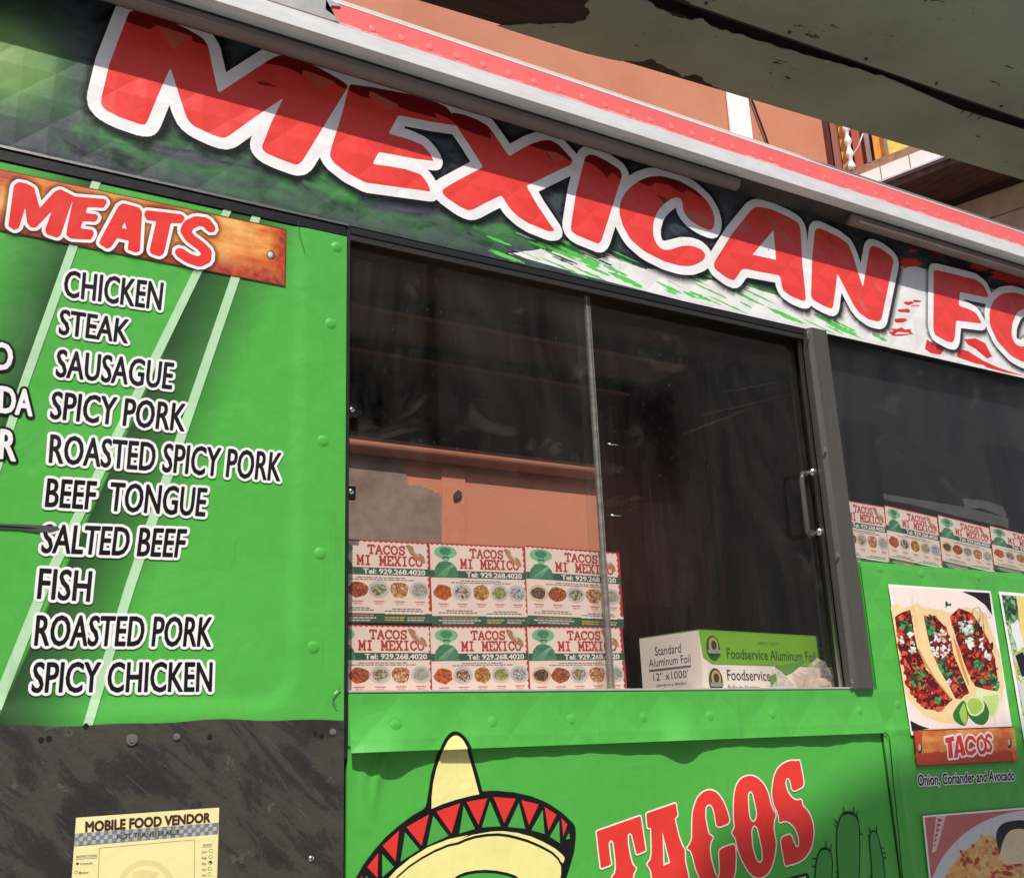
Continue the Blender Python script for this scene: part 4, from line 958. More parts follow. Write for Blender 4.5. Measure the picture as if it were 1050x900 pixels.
nA = [(404, 170), (424, 166), (450, 268), (428, 275), (424, 256), (410, 260), (409, 280), (388, 284)]; nAh = [(413, 205), (411, 240), (422, 238)]
nC = [(497, 198), (485, 182), (465, 178), (452, 200), (450, 235), (460, 258), (480, 260), (496, 246)]
nO = [(530, 172), (548, 200), (552, 232), (540, 256), (522, 254), (510, 226), (511, 190)]
nS = [(580, 178), (568, 166), (556, 172), (553, 190), (570, 206), (580, 226), (574, 246), (556, 244), (549, 232)]
def nb_letters(gr, mat):
    out = []
    for lp in ([px(R5(nT), YP)], [px(R5(nA), YP), px(R5(nAh), YP)]): out += grown(lp, gr, mat, n=4) if gr else [S(lp, mat)]
    out.append(stroke(px(R5(nC), YP), 0.0040+gr, mat)); out.append(stroke(px(R5(nO), YP), 0.0038+gr, mat, True)); out.append(stroke(px(R5(nS), YP), 0.0036+gr, mat)); return out
sheet('name_lettering', nb_letters(0.0042, white_ink)+nb_letters(0, red), right, YP-0.0012)
lettering('caption_lettering', 'Onion, Coriander and Avocado', [fz(c, YP) for c in ((942, 794), (1041.5, 789), (943, 807), (1041.5, 801))], right, YP+0.003, black_ink, white_ink, 0.0008, 0.0027)
# second photo at the right edge
pale_leaf = vinyl('photo_print_pale_leaf', (170, 214, 160), 0.3, mott=0.2); corn = vinyl('photo_print_corn', (232, 206, 120), 0.3, mott=0.2)
ID = lambda p: p
L = [S([px([(1024, 606), (1140, 616), (1165, 760), (1052, 770)], YP)], frame_w), S([px([(1027, 609.5), (1138, 619), (1160, 755), (1054, 764)], YP)], speck('photo_print_salad', [(200, 226, 190), (120, 190, 110), (232, 206, 120), (220, 230, 214)], 90))]
L.append(S([px([(1027, 610), (1043, 611), (1045, 630), (1038, 644), (1032, 640)], YP)], speck('photo_print_salad_dark', [(30, 62, 36), (60, 120, 66), (160, 190, 150)], 130)))
L.append(S([px([(1042, 611), (1090, 615), (1100, 690), (1050, 668), (1046, 640)], YP)], corn)); L.append(S([px([(1041, 672), (1049, 668), (1056, 690), (1048, 694)], YP)], pic_dk)); L.append(S([px([(1036, 640), (1044, 636), (1050, 662), (1044, 668)], YP)], onion))
L.append(S([px([(1044, 700), (1160, 690), (1162, 755), (1056, 764)], YP)], vinyl('photo_print_grey_plate', (206, 208, 206), 0.3)))
ph2 = sheet('food_photo', L, right, YP); ph2['label'] = 'green salad photo at the edge'
# third photo, bottom right
U = lambda p: crop(900, 720, 5, p)
L = [S([px(U([(230, 580), (1200, 500), (1300, 1500), (330, 1550)]), YP)], frame_w), S([px(U([(240, 588), (1190, 510), (1290, 1490), (338, 1540)]), YP)], vinyl('photo_print_table_pink', (196, 110, 104), 0.3, mott=0.12))]
L.append(S([px(U([(300, 583), (350, 579), (300, 760), (278, 770)]), YP)], vinyl('photo_print_table_white', (214, 196, 190), 0.3)))
for k in range(6): L.append(S([px(U([(305+30*0.2*k-8*k, 590+26*k), (336-8*k, 600+26*k), (312-7*k, 614+26*k)]), YP)], red2))
plate = vinyl('photo_print_plate_grey', (206, 202, 204), 0.3, mott=0.05); plate2 = vinyl('photo_print_plate_well', (186, 180, 180), 0.3)
cx, cy = 800, 1050
L.append(S([px(U([(cx+545*math.cos(a*0.105), cy+500*math.sin(a*0.105)) for a in range(60)]), YP)], plate))
L.append(S([px(U([(cx+430*math.cos(a*0.105), cy+400*math.sin(a*0.105)) for a in range(60)]), YP)], plate2))
rice = [(360, 860), (420, 790), (470, 740), (540, 690), (600, 690), (640, 760), (760, 760), (760, 1000), (340, 1000), (350, 900)]
ricem = [vinyl('photo_print_rice_%d' % i, c, 0.3, mott=0.25) for i, c in enumerate(((222, 170, 98), (232, 190, 126), (176, 70, 52), (206, 140, 80)))]
L.append(S([px(U(rice), YP)], ricem[0])); scatter(L, rice, 320, ricem, (6, 14), U, 2.2)
L.append(S([px(U(rounded([(605, 660), (640, 615), (720, 600), (820, 610), (880, 700), (860, 800), (640, 800), (608, 720)], 30)), YP)], pic_dk))
L.append(S([px(U(rounded([(640, 720), (660, 670), (700, 645), (780, 650), (830, 720), (820, 820), (640, 830), (625, 780)], 30)), YP)], vinyl('photo_print_beige_food', (222, 200, 160), 0.3, mott=0.14)))
ph3 = sheet('food_photo', L, right, YP); ph3['label'] = 'rice plate photo below the tacos photo'
# ------------------------------------------------------------------ flyers taped behind the glass
dgreen = plain('flyer_dark_green', (52, 92, 72), 0.5, bump=0); fl_red = plain('flyer_red', (178, 52, 50), 0.5, bump=0); fl_txt = plain('flyer_grey_text', (120, 128, 118), 0.5, bump=0)
fl_pg = plain('flyer_pale_green', (118, 188, 140), 0.5, mott=0.2, bump=0); fl_mg = plain('flyer_mid_green', (70, 130, 96), 0.5, mott=0.25, scale=90, bump=0); fl_tan = plain('flyer_tan', (186, 128, 92), 0.5, mott=0.2, bump=0); fl_yel = plain('flyer_yellow_text', (190, 166, 84), 0.5, bump=0); fl_w = plain('flyer_white', (238, 232, 224), 0.5, bump=0); fl_pl = plain('flyer_plate', (196, 194, 196), 0.5, bump=0)
foods = {'meatballs': ('beige', [(70, 46, 36), (104, 72, 52), (150, 120, 90)]), 'burrito': (None, [(206, 84, 44), (226, 130, 70), (160, 60, 40), (110, 80, 56)]), 'salad': ('plate', [(150, 190, 110), (210, 214, 200), (206, 70, 50), (90, 130, 70)]), 'pizza': (None, [(206, 120, 58), (226, 160, 96), (170, 80, 44), (236, 220, 190)]), 'rice': ('plate', [(206, 206, 178), (180, 186, 150), (160, 160, 140)]), 'quesadilla': (None, [(206, 96, 50), (180, 64, 40), (226, 130, 70)]), 'sandwich': ('plate', [(200, 130, 80), (70, 70, 56), (226, 220, 210), (150, 80, 50)]), 'burger': (None, [(216, 120, 56), (120, 150, 60), (180, 60, 40), (236, 190, 100)]), 'torta': ('plate', [(176, 140, 90), (200, 206, 120), (130, 160, 80)]), 'shrimp': ('plate', [(200, 206, 214), (120, 130, 150), (230, 226, 220), (170, 140, 120)])}
fm_ = {k: speck('flyer_food_'+k, v[1], 420) for k, v in foods.items()}
plate_m = {'plate': fl_pl, 'beige': plain('flyer_tortilla', (220, 190, 150), 0.5, bump=0)}
# slab-serif letters as strokes on a 1 x 1 cell
SL = {'T': [[(.5, 0), (.5, 1)], [(.05, .78), (.05, 1), (.95, 1), (.95, .78)], [(.3, 0), (.7, 0)]], 'A': [[(.08, 0), (.5, 1), (.92, 0)], [(.25, .36), (.75, .36)], [(0, 0), (.25, 0)], [(.75, 0), (1, 0)]], 'C': [[(.92, .7), (.9, 1), (.86, .86), (.62, 1), (.36, .97), (.1, .72), (.08, .32), (.3, .04), (.6, 0), (.9, .2)]], 'O': [[(.5, 1), (.2, .9), (.06, .6), (.08, .3), (.28, .04), (.6, 0), (.86, .16), (.95, .5), (.86, .84), (.5, 1)]], 'S': [[(.85, .74), (.85, 1), (.78, .92), (.5, 1), (.2, .9), (.16, .68), (.4, .54), (.7, .46), (.88, .28), (.76, .06), (.5, 0), (.22, .06), (.14, 0), (.14, .28)]], 'M': [[(.15, 0), (.15, 1), (.5, .25), (.85, 1), (.85, 0)], [(0, 0), (.3, 0)], [(.7, 0), (1, 0)], [(0, 1), (.15, 1)], [(.85, 1), (1, 1)]], 'I': [[(.5, 0), (.5, 1)], [(.25, 0), (.75, 0)], [(.25, 1), (.75, 1)]], 'E': [[(.9, .74), (.9, 1), (.1, 1)], [(.25, 1), (.25, 0)], [(.1, 0), (.92, 0), (.92, .26)], [(.25, .52), (.62, .52)]], 'X': [[(.1, 0), (.9, 1)], [(.1, 1), (.9, 0)], [(0, 0), (.3, 0)], [(.7, 0), (1, 0)], [(0, 1), (.3, 1)], [(.7, 1), (1, 1)]]}
def slab(word, x, y, w, h, r, mat):
    n = len(word); out = []; wd = w/(n-0.12*0)
    for i, ch in enumerate(word):
        if ch == ' ': continue
        for st in SL[ch]: out.append(stroke([(x+wd*(i+0.06+a*0.88), y+b*h) for a, b in st], r, mat, n=4))
    return out
FW, FH = 0.190, 0.132
def flyer_shapes(kinds, prices):
    U_ = lambda u, t: (u*FW, -t*FH)
    L = [S([[U_(0, 0), U_(1, 0), U_(1, 1), U_(0, 1)]], paper)]
    zig = [U_(0, 0)]+[U_(k/40, 0.028 if k % 2 else 0.012) for k in range(41)]+[U_(1, 0)]; L.append(S([zig], fl_red))
    z2 = [U_(1, 0)]+[U_(0.962 if k % 2 else 0.978, k/28) for k in range(25)]+[U_(1, 24/28)]; L.append(S([z2], fl_red))
    L.append(S([[U_(0, .335), U_(1, .335), U_(1, .425), U_(0, .425)]], dgreen))
    # rider portrait in green tones: hat, head, shawl
    L.append(S([[U_(.03+.0, .425), U_(.045, .30), U_(.09, .235), U_(.15, .215), U_(.215, .24), U_(.26, .30), U_(.28, .425)]], fl_mg))
    L.append(S([[U_(.155+.115*math.cos(a*.35), .115+.082*math.sin(a*.35)) for a in range(18)]], fl_pg))
    L.append(S([[U_(.155+.05*math.cos(a*.42), .155+.075*math.sin(a*.42)) for a in range(15)]], fl_w if False else fl_pg)); L.append(S([[U_(.155+.06*math.cos(a*.42), .10+.045*math.sin(a*.42)) for a in range(15)]], fl_mg))
    L.append(stroke([U_(.125, .178), U_(.155, .172), U_(.185, .178)], 0.0013, dgreen)); L.append(stroke([U_(.13, .142), U_(.142, .142)], 0.0009, dgreen)); L.append(stroke([U_(.168, .142), U_(.18, .142)], 0.0009, dgreen))
    for k in range(3): L.append(stroke([U_(.08+.03*k, .40), U_(.15+.02*k, .32), U_(.22+.01*k, .26)], 0.0007, fl_pg))
    L += slab('TACOS', .40*FW, -.165*FH, .36*FW, .10*FH, .0016, fl_red); L += slab('MI MEXICO', .30*FW, -.30*FH, .62*FW, .105*FH, .0016, fl_red)
    L.append(S([[U_(.76, .05), U_(.79, .035), U_(.83, .06), U_(.86, .15), U_(.90, .14), U_(.935, .18), U_(.95, .25), U_(.93, .265), U_(.86, .22), U_(.80, .15)]], fl_tan)); L.append(stroke([U_(.84, .11), U_(.88, .17)], 0.0016, fl_pl))
    for (u0, u1, t) in ((.30, .72, .45), (.20, .80, .474)):
        u = u0
        while u < u1:
            ln = random.uniform(.02, .06); L.append(S([[U_(u, t), U_(u+ln, t), U_(u+ln, t+.014), U_(u, t+.014)]], fl_txt)); u += ln+.008
    for i, k in enumerate(kinds):
        cx, cy = .115+.192*i, .60
        if foods[k][0]: L.append(S([[U_(cx+.098*math.cos(a*.35), cy+.108*math.sin(a*.35)) for a in range(18)]], plate_m[foods[k][0]]))
        rr = (.092, .10) if not foods[k][0] else (.075, .078)
        L.append(S([[U_(cx+rr[0]*random.uniform(.85, 1.08)*math.cos(a*.45), cy+rr[1]*random.uniform(.85, 1.1)*math.sin(a*.45)) for a in range(14)]], fm_[k]))
        L.append(S([[U_(cx-.05, .735), U_(cx+.05, .735), U_(cx+.05, .75), U_(cx-.05, .75)]], fl_red if False else plain('flyer_faded_red', (206, 120, 110), 0.5, bump=0)))
    for (u0, u1, t) in ((.14, .40, .815), (.06, .42, .84), (.62, .86, .825), (.55, .90, .85)):
        u = u0
        while u < u1:
            ln = random.uniform(.02, .05); L.append(S([[U_(u, t), U_(u+ln, t), U_(u+ln, t+.016), U_(u, t+.016)]], fl_txt)); u += ln+.007
    L.append(S([[U_(0, .885), U_(1, .885), U_(1, 1), U_(0, 1)]], dgreen))
    for (u0, u1, t, m) in ((.10, .45, .90, fl_tan), (.06, .46, .93, fl_pl), (.10, .42, .96, fl_pl), (.55, .93, .875, fl_w), (.55, .72, .925, fl_yel), (.76, .93, .925, fl_yel), (.55, .70, .955, fl_yel), (.76, .9, .955, fl_pl)):
        u = u0
        while u < u1:
            ln = random.uniform(.02, .05); L.append(S([[U_(u, t), U_(u+ln, t), U_(u+ln, t+.018), U_(u, t+.018)]], m)); u += ln+.006
    return L, prices
def flyer_mesh(kinds, prices, nm):
    L, pr = flyer_shapes(kinds, prices)
    o = sheet(nm, L); me = o.data
    t = TextMesh()
    U_ = lambda u, t_: (u*FW, -t_*FH)
    t.add('Tel: 929.268.4020', [U_(.36, .35), U_(.94, .35), U_(.36, .41), U_(.94, .41)], fl_w, -0.0004, 0.03)
    for i, p in enumerate(pr):
        cx = .115+.192*i; t.add(p, [U_(cx-.035, .757), U_(cx+.035, .757), U_(cx-.035, .78), U_(cx+.035, .78)], MATS['flyer_faded_red'], -0.0004)
    b = bmesh.new(); b.from_mesh(me); base = len(me.materials)
    for m in t.mats: me.materials.append(m)
    vs = [b.verts.new(v) for v in t.v]; b.verts.ensure_lookup_table()
    for f, k in zip(t.f, t.mi):
        try: q = b.faces.new([vs[i] for i in f]); q.material_index = base+k
        except ValueError: pass
    # the paper's back and edges
    x = [b.verts.new((u, 0.0006, z)) for u, z in ((0, 0), (FW, 0), (FW, -FH), (0, -FH))]; q = b.faces.new(x); q.material_index = 0
    b.to_mesh(me); b.free(); bpy.data.objects.remove(o); return me
fa = flyer_mesh(['meatballs', 'burrito', 'salad', 'pizza', 'rice'], ['$3.00', '$8.00', '$8.00', '$7.00', '$5.00'], 'flyer')
fb = flyer_mesh(['quesadilla', 'sandwich', 'burger', 'torta', 'shrimp'], ['$7.00', '$6.00', '$6.00', '$5.00', '$9.00'], 'flyer')
def place_flyer(me, lt, rt, y, label, hpx=None):
    a, b = P(lt, y), P(rt, y)
    o = bpy.data.objects.new('flyer', me); COL.objects.link(o); o.location = a
    o.scale = ((b-a).length/FW, 1, (b-a).length/FW if hpx is None else (P(lt, y).z-P(hpx, y).z)/FH)
    o.rotation_euler = (0, -math.atan2(b.z-a.z, b.x-a.x), 0)
    tag(o, label, 'flyer', 'menu flyers behind the window glass'); return o
YF = 0.042
place_flyer(fa, (331, 551), (441, 556.5), YF, 'menu flyer in the upper row beside the left window frame', (331, 638))
place_flyer(fb, (440.5, 556), (538.5, 560.5), YF-0.001, 'middle menu flyer of the upper row under the orange view', (440, 641))
place_flyer(fa, (538.5, 559), (635, 566.6), YF-0.002, 'upper row menu flyer crossed by the sliding pane edge', (538, 640))
place_flyer(fa, (333, 639.5), (443, 641.5), YF-0.003, 'lower row menu flyer beside the left window frame', (333, 728))
place_flyer(fb, (441, 641.5), (541, 642), YF-0.004, 'middle menu flyer of the lower row on the sill', (441, 728))
place_flyer(fa, (540.5, 641.5), (638, 642.5), YF-0.005, 'lower row menu flyer crossed by the sliding pane edge', (540, 727))
YG = 0.030
place_flyer(fa, (851, 509.5), (907.5, 519.5), YG, 'hazy menu flyer half hidden by the window post', (855, 576))
place_flyer(fb, (907, 517.5), (962, 530), YG-0.001, 'second hazy menu flyer from the window post above the tacos photo', (912, 579))
place_flyer(fa, (962, 527.5), (1015.5, 541), YG-0.002, 'third hazy menu flyer from the post under the clear tape patch', (966, 581))
place_flyer(fb, (1015, 538.5), (1071, 552.5), YG-0.003, 'hazy menu flyer at the far right cut by the picture edge', (1018, 584))
# clear tape over the right-hand flyers
tp = plain('clear_tape', (170, 168, 168), 0.25, 0, 0.2, 60, 0.6, 40, alpha=0.13)
for pts in ([(905, 506), (930, 510), (990, 520), (1034, 531), (1034, 541), (985, 530), (935, 517), (907, 512)], [(987, 511), (1010, 513), (1028, 519), (1033, 528), (1030, 530), (1008, 521), (990, 521)]):
    o = prism_obj('tape', [P(c, 0.026 if len(pts) == 8 else 0.0245) for c in pts], (0, 0.0006, 0), tp)
    tag(o, 'long clear tape strip holding the right window flyers' if len(pts) == 8 else 'loose crumpled tape patch above the third hazy flyer', 'tape')
# ------------------------------------------------------------------ foil box, packets and bag behind the right pane
wcard = plain('white_cardboard', (246, 232, 220), 0.6, mott=0.03, scale=8); gcard = plain('green_cardboard', (122, 180, 50), 0.5, mott=0.04); ink_b = plain('navy_ink', (66, 66, 92), 0.5, bump=0); ink_g = plain('dark_green_ink', (44, 92, 44), 0.5, bump=0); ink_k = plain('charcoal_ink', (62, 60, 62), 0.5, bump=0)
c0 = P((716, 646), 0.048); zt = c0.z; zb = 1.6835
r1, r2 = ray((655, 648)), ray((838, 648))
# rectangular box: near vertical edge at c0, end face towards the left, long face towards the right
best = None
for i in range(60, 86):
    th = math.radians(i); u1 = V((-math.cos(th), math.sin(th), 0)); u2 = V((math.sin(th), math.cos(th), 0))
    def hit(u, r):
        # c0 + u*s lies on the vertical plane through the camera and r
        n = V((r.y, -r.x, 0)); return (CAM-c0).dot(n)/u.dot(n)
    s1, s2 = hit(u1, r1), hit(u2, r2)
    if s1 > 0 and s2 > 0:
        e = abs(s2/s1-2.35)
        if best is None or e < best[0]: best = (e, u1, u2, s1, s2)
_, u1, u2, s1, s2 = best
fbx = empty('foil_box', (c0.x, c0.y, zb), 'white and green cardboard foil box on the counter behind the right pane', 'foil box')
Hh = zt-zb
def face_pt(u, s, h, out): return V((c0.x, c0.y, zb))+u*s+V((0, 0, h))+out
prism_obj('carton', [V((c0.x, c0.y, zb)), V((c0.x, c0.y, zb))+u1*s1, V((c0.x, c0.y, zb))+u1*s1+u2*s2, V((c0.x, c0.y, zb))+u2*s2], (0, 0, Hh), wcard, fbx)
n1, n2 = -u2*0.0012, -u1*0.0012
def fpoly(name, u, n, pts, mat):
    prism_obj(name, [V((c0.x, c0.y, zb))+u*a+V((0, 0, b*Hh))+n for a, b in pts], -n*0.6, mat, fbx)
fpoly('lid_flap', u2, n2, [(0.0, 1.0), (s2, 1.0), (s2, .50), (0.03, .50), (0.006, .60)], gcard)
prism_obj('lid_top', [V((c0.x, c0.y, zt+0.0008))+a for a in (u1*0, u1*s1, u1*s1+u2*s2, u2*s2)], (0, 0, 0.0012), gcard, fbx)
def ftext(body, u, n, a0, a1, h0, h1, mat, off=0.0):
    x0, x1, y0, y1 = bbox(glyphs(body)[0]); v, f = glyphs(body, off); me = bpy.data.meshes.new('print')
    # left to right as seen from the street
    pts = []
    for (x, y) in v:
        k = (x-x0)/(x1-x0); t_ = (y-y0)/(y1-y0); a = a0+(a1-a0)*k
        pts.append(V((c0.x, c0.y, zb))+u*a+V((0, 0, (h0+(h1-h0)*t_)*Hh))+n*0.30)
    me.from_pydata(pts, [], f); me.update(); link('print', me, fbx, [mat])
e1 = s1
ftext('Standard', u1, n1, e1*.74, e1*.30, .70, .84, ink_b); ftext('Aluminum Foil', u1, n1, e1*.86, e1*.16, .53, .66, ink_b); ftext("12\" x1000'", u1, n1, e1*.80, e1*.22, .31, .43, ink_b); ftext('(304.8mm x 304.8m)', u1, n1, e1*.76, e1*.26, .20, .25, ink_k)
fpoly('print_rule', u1, n1, [(e1*.86, .475), (e1*.16, .475), (e1*.16, .488), (e1*.86, .488)], ink_b)
bars = TextMesh(); random.seed(5); x = 0.22
bm = bmesh.new()
while x < .70:
    ww = random.choice((.008, .016, .026)); q = [V((c0.x, c0.y, zb))+u1*(e1*(1-a) if False else e1*(.92-a))+V((0, 0, b*Hh))+n1*0.3 for a, b in ((x, .02), (x+ww, .02), (x+ww, .12), (x, .12))]
    bm.faces.new([bm.verts.new(p) for p in q]); x += ww+random.choice((.01, .018))
bmobj('barcode', bm, ink_k, fbx)
ftext('Foodservice Aluminum Foil', u2, n2*4.2, s2*.20, s2*.95, .58, .74, ink_g, .012); ftext('Foodservice Foil', u2, n2, s2*.19, s2*.66, .25, .41, ink_b, .01); ftext('Rollo de Aluminio', u2, n2, s2*.19, s2*.44, .11, .18, ink_k)
ftext('HEAVY DUTY', u2, n2*4.2, s2*.46, s2*.64, .82, .87, lime_r)
for h in (.74, .24):
    o = n2*(2.0 if h > .5 else 1.5)
    def oval(rx, ry, mt, k, cx=0.0, cy=0.0):
        prism_obj('print_badge', [V((c0.x, c0.y, zb))+u2*(s2*.095+s2*rx*math.cos(a*.35)+cx)+V((0, 0, (h+cy+ry*math.sin(a*.35))*Hh))+o*k for a in range(18)], -n2*.3, mt, fbx)
    oval(.052, .19, ink_g if h > .5 else ink_k, 1.0); oval(.036, .13, fl_yel, 1.5, 0, .03); oval(.020, .07, ink_k, 2.0, 0, .04)
    prism_obj('print_badge', [V((c0.x, c0.y, zb))+u2*(s2*(.095+a))+V((0, 0, (h+b)*Hh))+o*2.0 for a, b in ((-.05, -.03), (.05, -.03), (.045, -.09), (-.045, -.09))], -n2*.3, plain('badge_grey', (150, 154, 150), 0.5), fbx)
# crumpled bag of rolls
def lump(name, c, rad, mat, seed, j=0.2, sub=3, parent=None):
    bm = bmesh.new(); bmesh.ops.create_icosphere(bm, subdivisions=sub, radius=1.0)
    for v in bm.verts:
        f = 1+j*noise.noise(v.co*1.6+V((seed, 0, 0)))+j*0.5*abs(noise.noise(v.co*4+V((0, seed, 0))))
        v.co = V((c[0]+v.co.x*rad[0]*f, c[1]+v.co.y*rad[1]*f, max(zb+0.0005, c[2]+v.co.z*rad[2]*f)))
    return bmobj(name, bm, mat, parent, True)
pb = P((838, 690), 0.066)
bag = empty('bread_bag', (pb.x, pb.y, zb), 'crumpled clear plastic bag with pale rolls leaning by the window post', 'bag')
plast = plain('cloudy_plastic', (226, 214, 204), 0.2, 0, 0.1, 30, 0.9, 60, alpha=0.22)
b1 = lump('bag_film', (pb.x, pb.y, zb+0.034), (0.044, 0.022, 0.030), plast, 3.1, 0.6, 5, bag)
for dx, dz, rx, m in ((-0.018, 0.014, 0.018, (200, 176, 156)), (0.006, 0.022, 0.018, (196, 164, 138)), (0.026, 0.015, 0.018, (192, 140, 92))):
    lump('bread_roll', (pb.x+dx, pb.y+0.002, zb+dz), (rx, 0.02, rx*0.75), plain('roll_%d' % m[2], m, 0.6, mott=0.2), dx*50, 0.12, 3, bag)
pk = empty('seasoning_packet', P((796, 700), 0.04), 'small green and white packet propped against the foil box', 'packet')
a = [P(c, 0.044) for c in ((797, 683), (829, 676), (812, 690), (803, 694))]
prism_obj('packet_top', a, (0, 0.006, 0), plain('packet_green', (96, 150, 70), 0.4), pk)
prism_obj('packet_front', [P(c, 0.041) for c in ((795, 684), (801, 688), (815, 703), (793, 703.5))], (0, 0.008, 0), plain('packet_white', (206, 198, 184), 0.4, mott=0.3, scale=120), pk)
prism_obj('packet_top', [P(c, 0.0405) for c in ((790, 694), (795, 690), (797, 697), (792, 702))], (0, 0.004, 0), plain('packet_green', (96, 150, 70), 0.4), pk)
st = empty('container_stack', P((848, 690), 0.14), 'stack of grey foil containers behind the bread bag', 'containers')
st.location.z = zb
for k in range(8):
    p = P((848, 690), 0.14); d = 0.004*math.sin(k*2.1)
    box('container', p.x-0.05+d, p.x+0.07+d, 0.13, 0.24, zb+0.0005+k*0.0135, zb+0.0105+k*0.0135, plain('container_grey', (150, 152, 160), 0.4, 0.3), st, 0.002)
# brown steel fridge behind the right pane
def brown(nb):
    a = nb.noise(1, 6, 0.65, nb.scaled((60, 60, 3)))
    return nb.ramp(a, [(0.35, (44, 30, 26)), (0.55, (78, 54, 46)), (0.72, (112, 84, 72))])
nb = NB('brown_brushed_steel'); nb.l(brown(nb), nb.b.inputs['Base Color']); nb.b.inputs['Roughness'].default_value = 0.42; nb.b.inputs['Metallic'].default_value = 0.3; brown_m = nb.m
xf = P((617, 540), 1.1).x
fr_ = empty('steel_fridge', (xf+0.1, 0.75, 0.62), 'tall brown brushed steel fridge inside behind the right pane', 'fridge')
box('cabinet', xf, xf+0.72, 0.60, 1.1, 0.62, 2.625, brown_m, fr_, 0.006)
box('door', xf+0.004, xf+0.135, 0.575, 0.599, 0.72, 2.26, brown_m, fr_, 0.004)
box('door', xf+0.14, xf+0.716, 0.575, 0.599, 0.72, 2.26, plain('dark_fridge_door', (36, 30, 27), 0.5, 0.2, 0.3, 4), fr_, 0.004)
# ------------------------------------------------------------------ permit sheet on the black panel
YQ = -0.0082
py_ = plain('permit_yellow', (236, 224, 160), 0.5, mott=0.04); pgry = plain('permit_grey', (120, 122, 120), 0.5, mott=0.3, scale=300, bump=0); pk_b = plain('permit_brown_ink', (64, 36, 30), 0.5, bump=0); pseal = plain('permit_seal', (222, 206, 138), 0.5, bump=0)
V6 = lambda p: crop(60, 810, 5.833, p)
L = [S([px(V6([(105, 163), (961, 102), (945, 640), (940, 900), (60, 900), (78, 540)]), YQ)], py_), S([px(V6([(98, 258), (958, 192), (953, 262), (93, 336)]), YQ)], pgry)]
lg = plain('permit_pale_grey', (172, 174, 170), 0.5, bump=0)
for i in range(34):
    for j in range(3):
        if (i+j) % 2: continue
        x = 100+25*i; y = 258-0.077*(x-98)+24*j; L.append(S([px(V6([(x, y), (x+22, y-2), (x+20, y+21), (x-2, y+23)]), YQ)], lg))
for pts in ([(245, 345), (815, 295)], [(245, 345), (232, 640)], [(815, 295), (812, 620)]): L.append(stroke(px(V6(pts), YQ), 0.0004, plain('permit_line', (160, 130, 70), 0.5, bump=0)))
sc = (525, 590); L.append(S([px(V6([(sc[0]+175*math.cos(a*.16), sc[1]+175*math.sin(a*.16)) for a in range(40)]), YQ), px(V6([(sc[0]+140*math.cos(a*.16), sc[1]+140*math.sin(a*.16)) for a in range(40)]), YQ)], pseal))
for k in range(14): L.append(S([px(V6([(sc[0]+random.uniform(-90, 90), sc[1]-random.uniform(-60, 120)) for _ in range(3)]), YQ)], pseal))
for k in range(7):
    L.append(stroke(px(V6([(912+11*math.cos(a*.7)-k*2, 362+35*k+11*math.sin(a*.7)) for a in range(9)]), YQ), 0.0003, pk_b))
L.append(S([px(V6([(910+9*math.cos(a*.7), 428+9*math.sin(a*.7)) for a in range(9)]), YQ)], pk_b)); L.append(S([px(V6([(113+9*math.cos(a*.7), 438+9*math.sin(a*.7)) for a in range(9)]), YQ)], pk_b))
L.append(stroke(px(V6([(105+9*math.cos(a*.7), 490+9*math.sin(a*.7)) for a in range(10)]), YQ), 0.0003, pk_b))
L.append(stroke(px(V6([(105, 412), (228, 404)]), YQ), 0.0003, pk_b)); L.append(stroke(px(V6([(862, 340), (915, 337)]), YQ), 0.0003, pk_b))
permit = sheet('permit_sheet', L, None, YQ)
tag(permit, 'yellow mobile food vendor permit sheet stuck on the worn black panel', 'permit')
t = TextMesh()
def vt(body, lt, rt, lb, rb, off=0.0, m=pk_b): t.add(body, [fz(c, YQ) for c in V6([lt, rt, lb, rb])], m, YQ-0.0004, off)
sheet('permit_title', grown(glyph_loops('MOBILE FOOD VENDOR', [fz(c, YQ) for c in V6([(163, 188), (907, 134), (162, 248), (904, 188)])]), 0.0007, pk_b, n=3), permit, YQ-0.0004); vt('NOT TRANSFERABLE', (352, 262), (722, 234), (350, 292), (720, 263), 0.0, pk_b)
vt('RESTRICTIONS', (107, 390), (228, 382), (106, 404), (228, 396)); vt('Citywide', (130, 432), (205, 427), (129, 448), (204, 443)); vt('Bronx', (124, 484), (180, 480), (123, 500), (179, 496)); vt('MONTH', (864, 322), (916, 318), (863, 334), (915, 330))
for k, m_ in enumerate(('Jan', 'Feb', 'Mar', 'Apr', 'May', 'Jun')): vt(m_, (858, 362+35*k), (886, 360+35*k), (857, 377+35*k), (885, 375+35*k))
t.build('permit_lettering', permit)
# ------------------------------------------------------------------ canopy over the truck (peeling olive paint)
ZC = 3.78
def peel(nb, a, b):
    n1 = nb.noise(7, 8, 0.68); st = nb.noise(1, 7, 0.7, nb.scaled((4, 34, 34)), 0.4)
    m = nb.math('GREATER_THAN', nb.math('ADD', nb.math('MULTIPLY', n1, 0.55), nb.math('MULTIPLY', st, 0.45)), a)
    base = nb.ramp(nb.noise(3, 6), [(0.3, (112, 140, 116)), (0.7, (136, 162, 136))])
    base = nb.mix(nb.math('MULTIPLY', nb.noise(28, 5, 0.7), 0.3), base, (176, 174, 150))
    return nb.mix(m, base, b), m
nb = NB('peeling_olive_paint'); c, m = peel(nb, 0.60, (34, 29, 25)); nb.l(c, nb.b.inputs['Base Color']); nb.b.inputs['Roughness'].default_value = 0.62
nb.l(nb.bump(nb.noise(1, 6, 0.7, nb.scaled((5, 70, 70))), 0.5, 0.004, nb.bump(nb.noise(22, 6, 0.65), 0.35, 0.006, nb.bump(m, 0.5, 0.004))), nb.b.inputs['Normal']); olive = nb.m
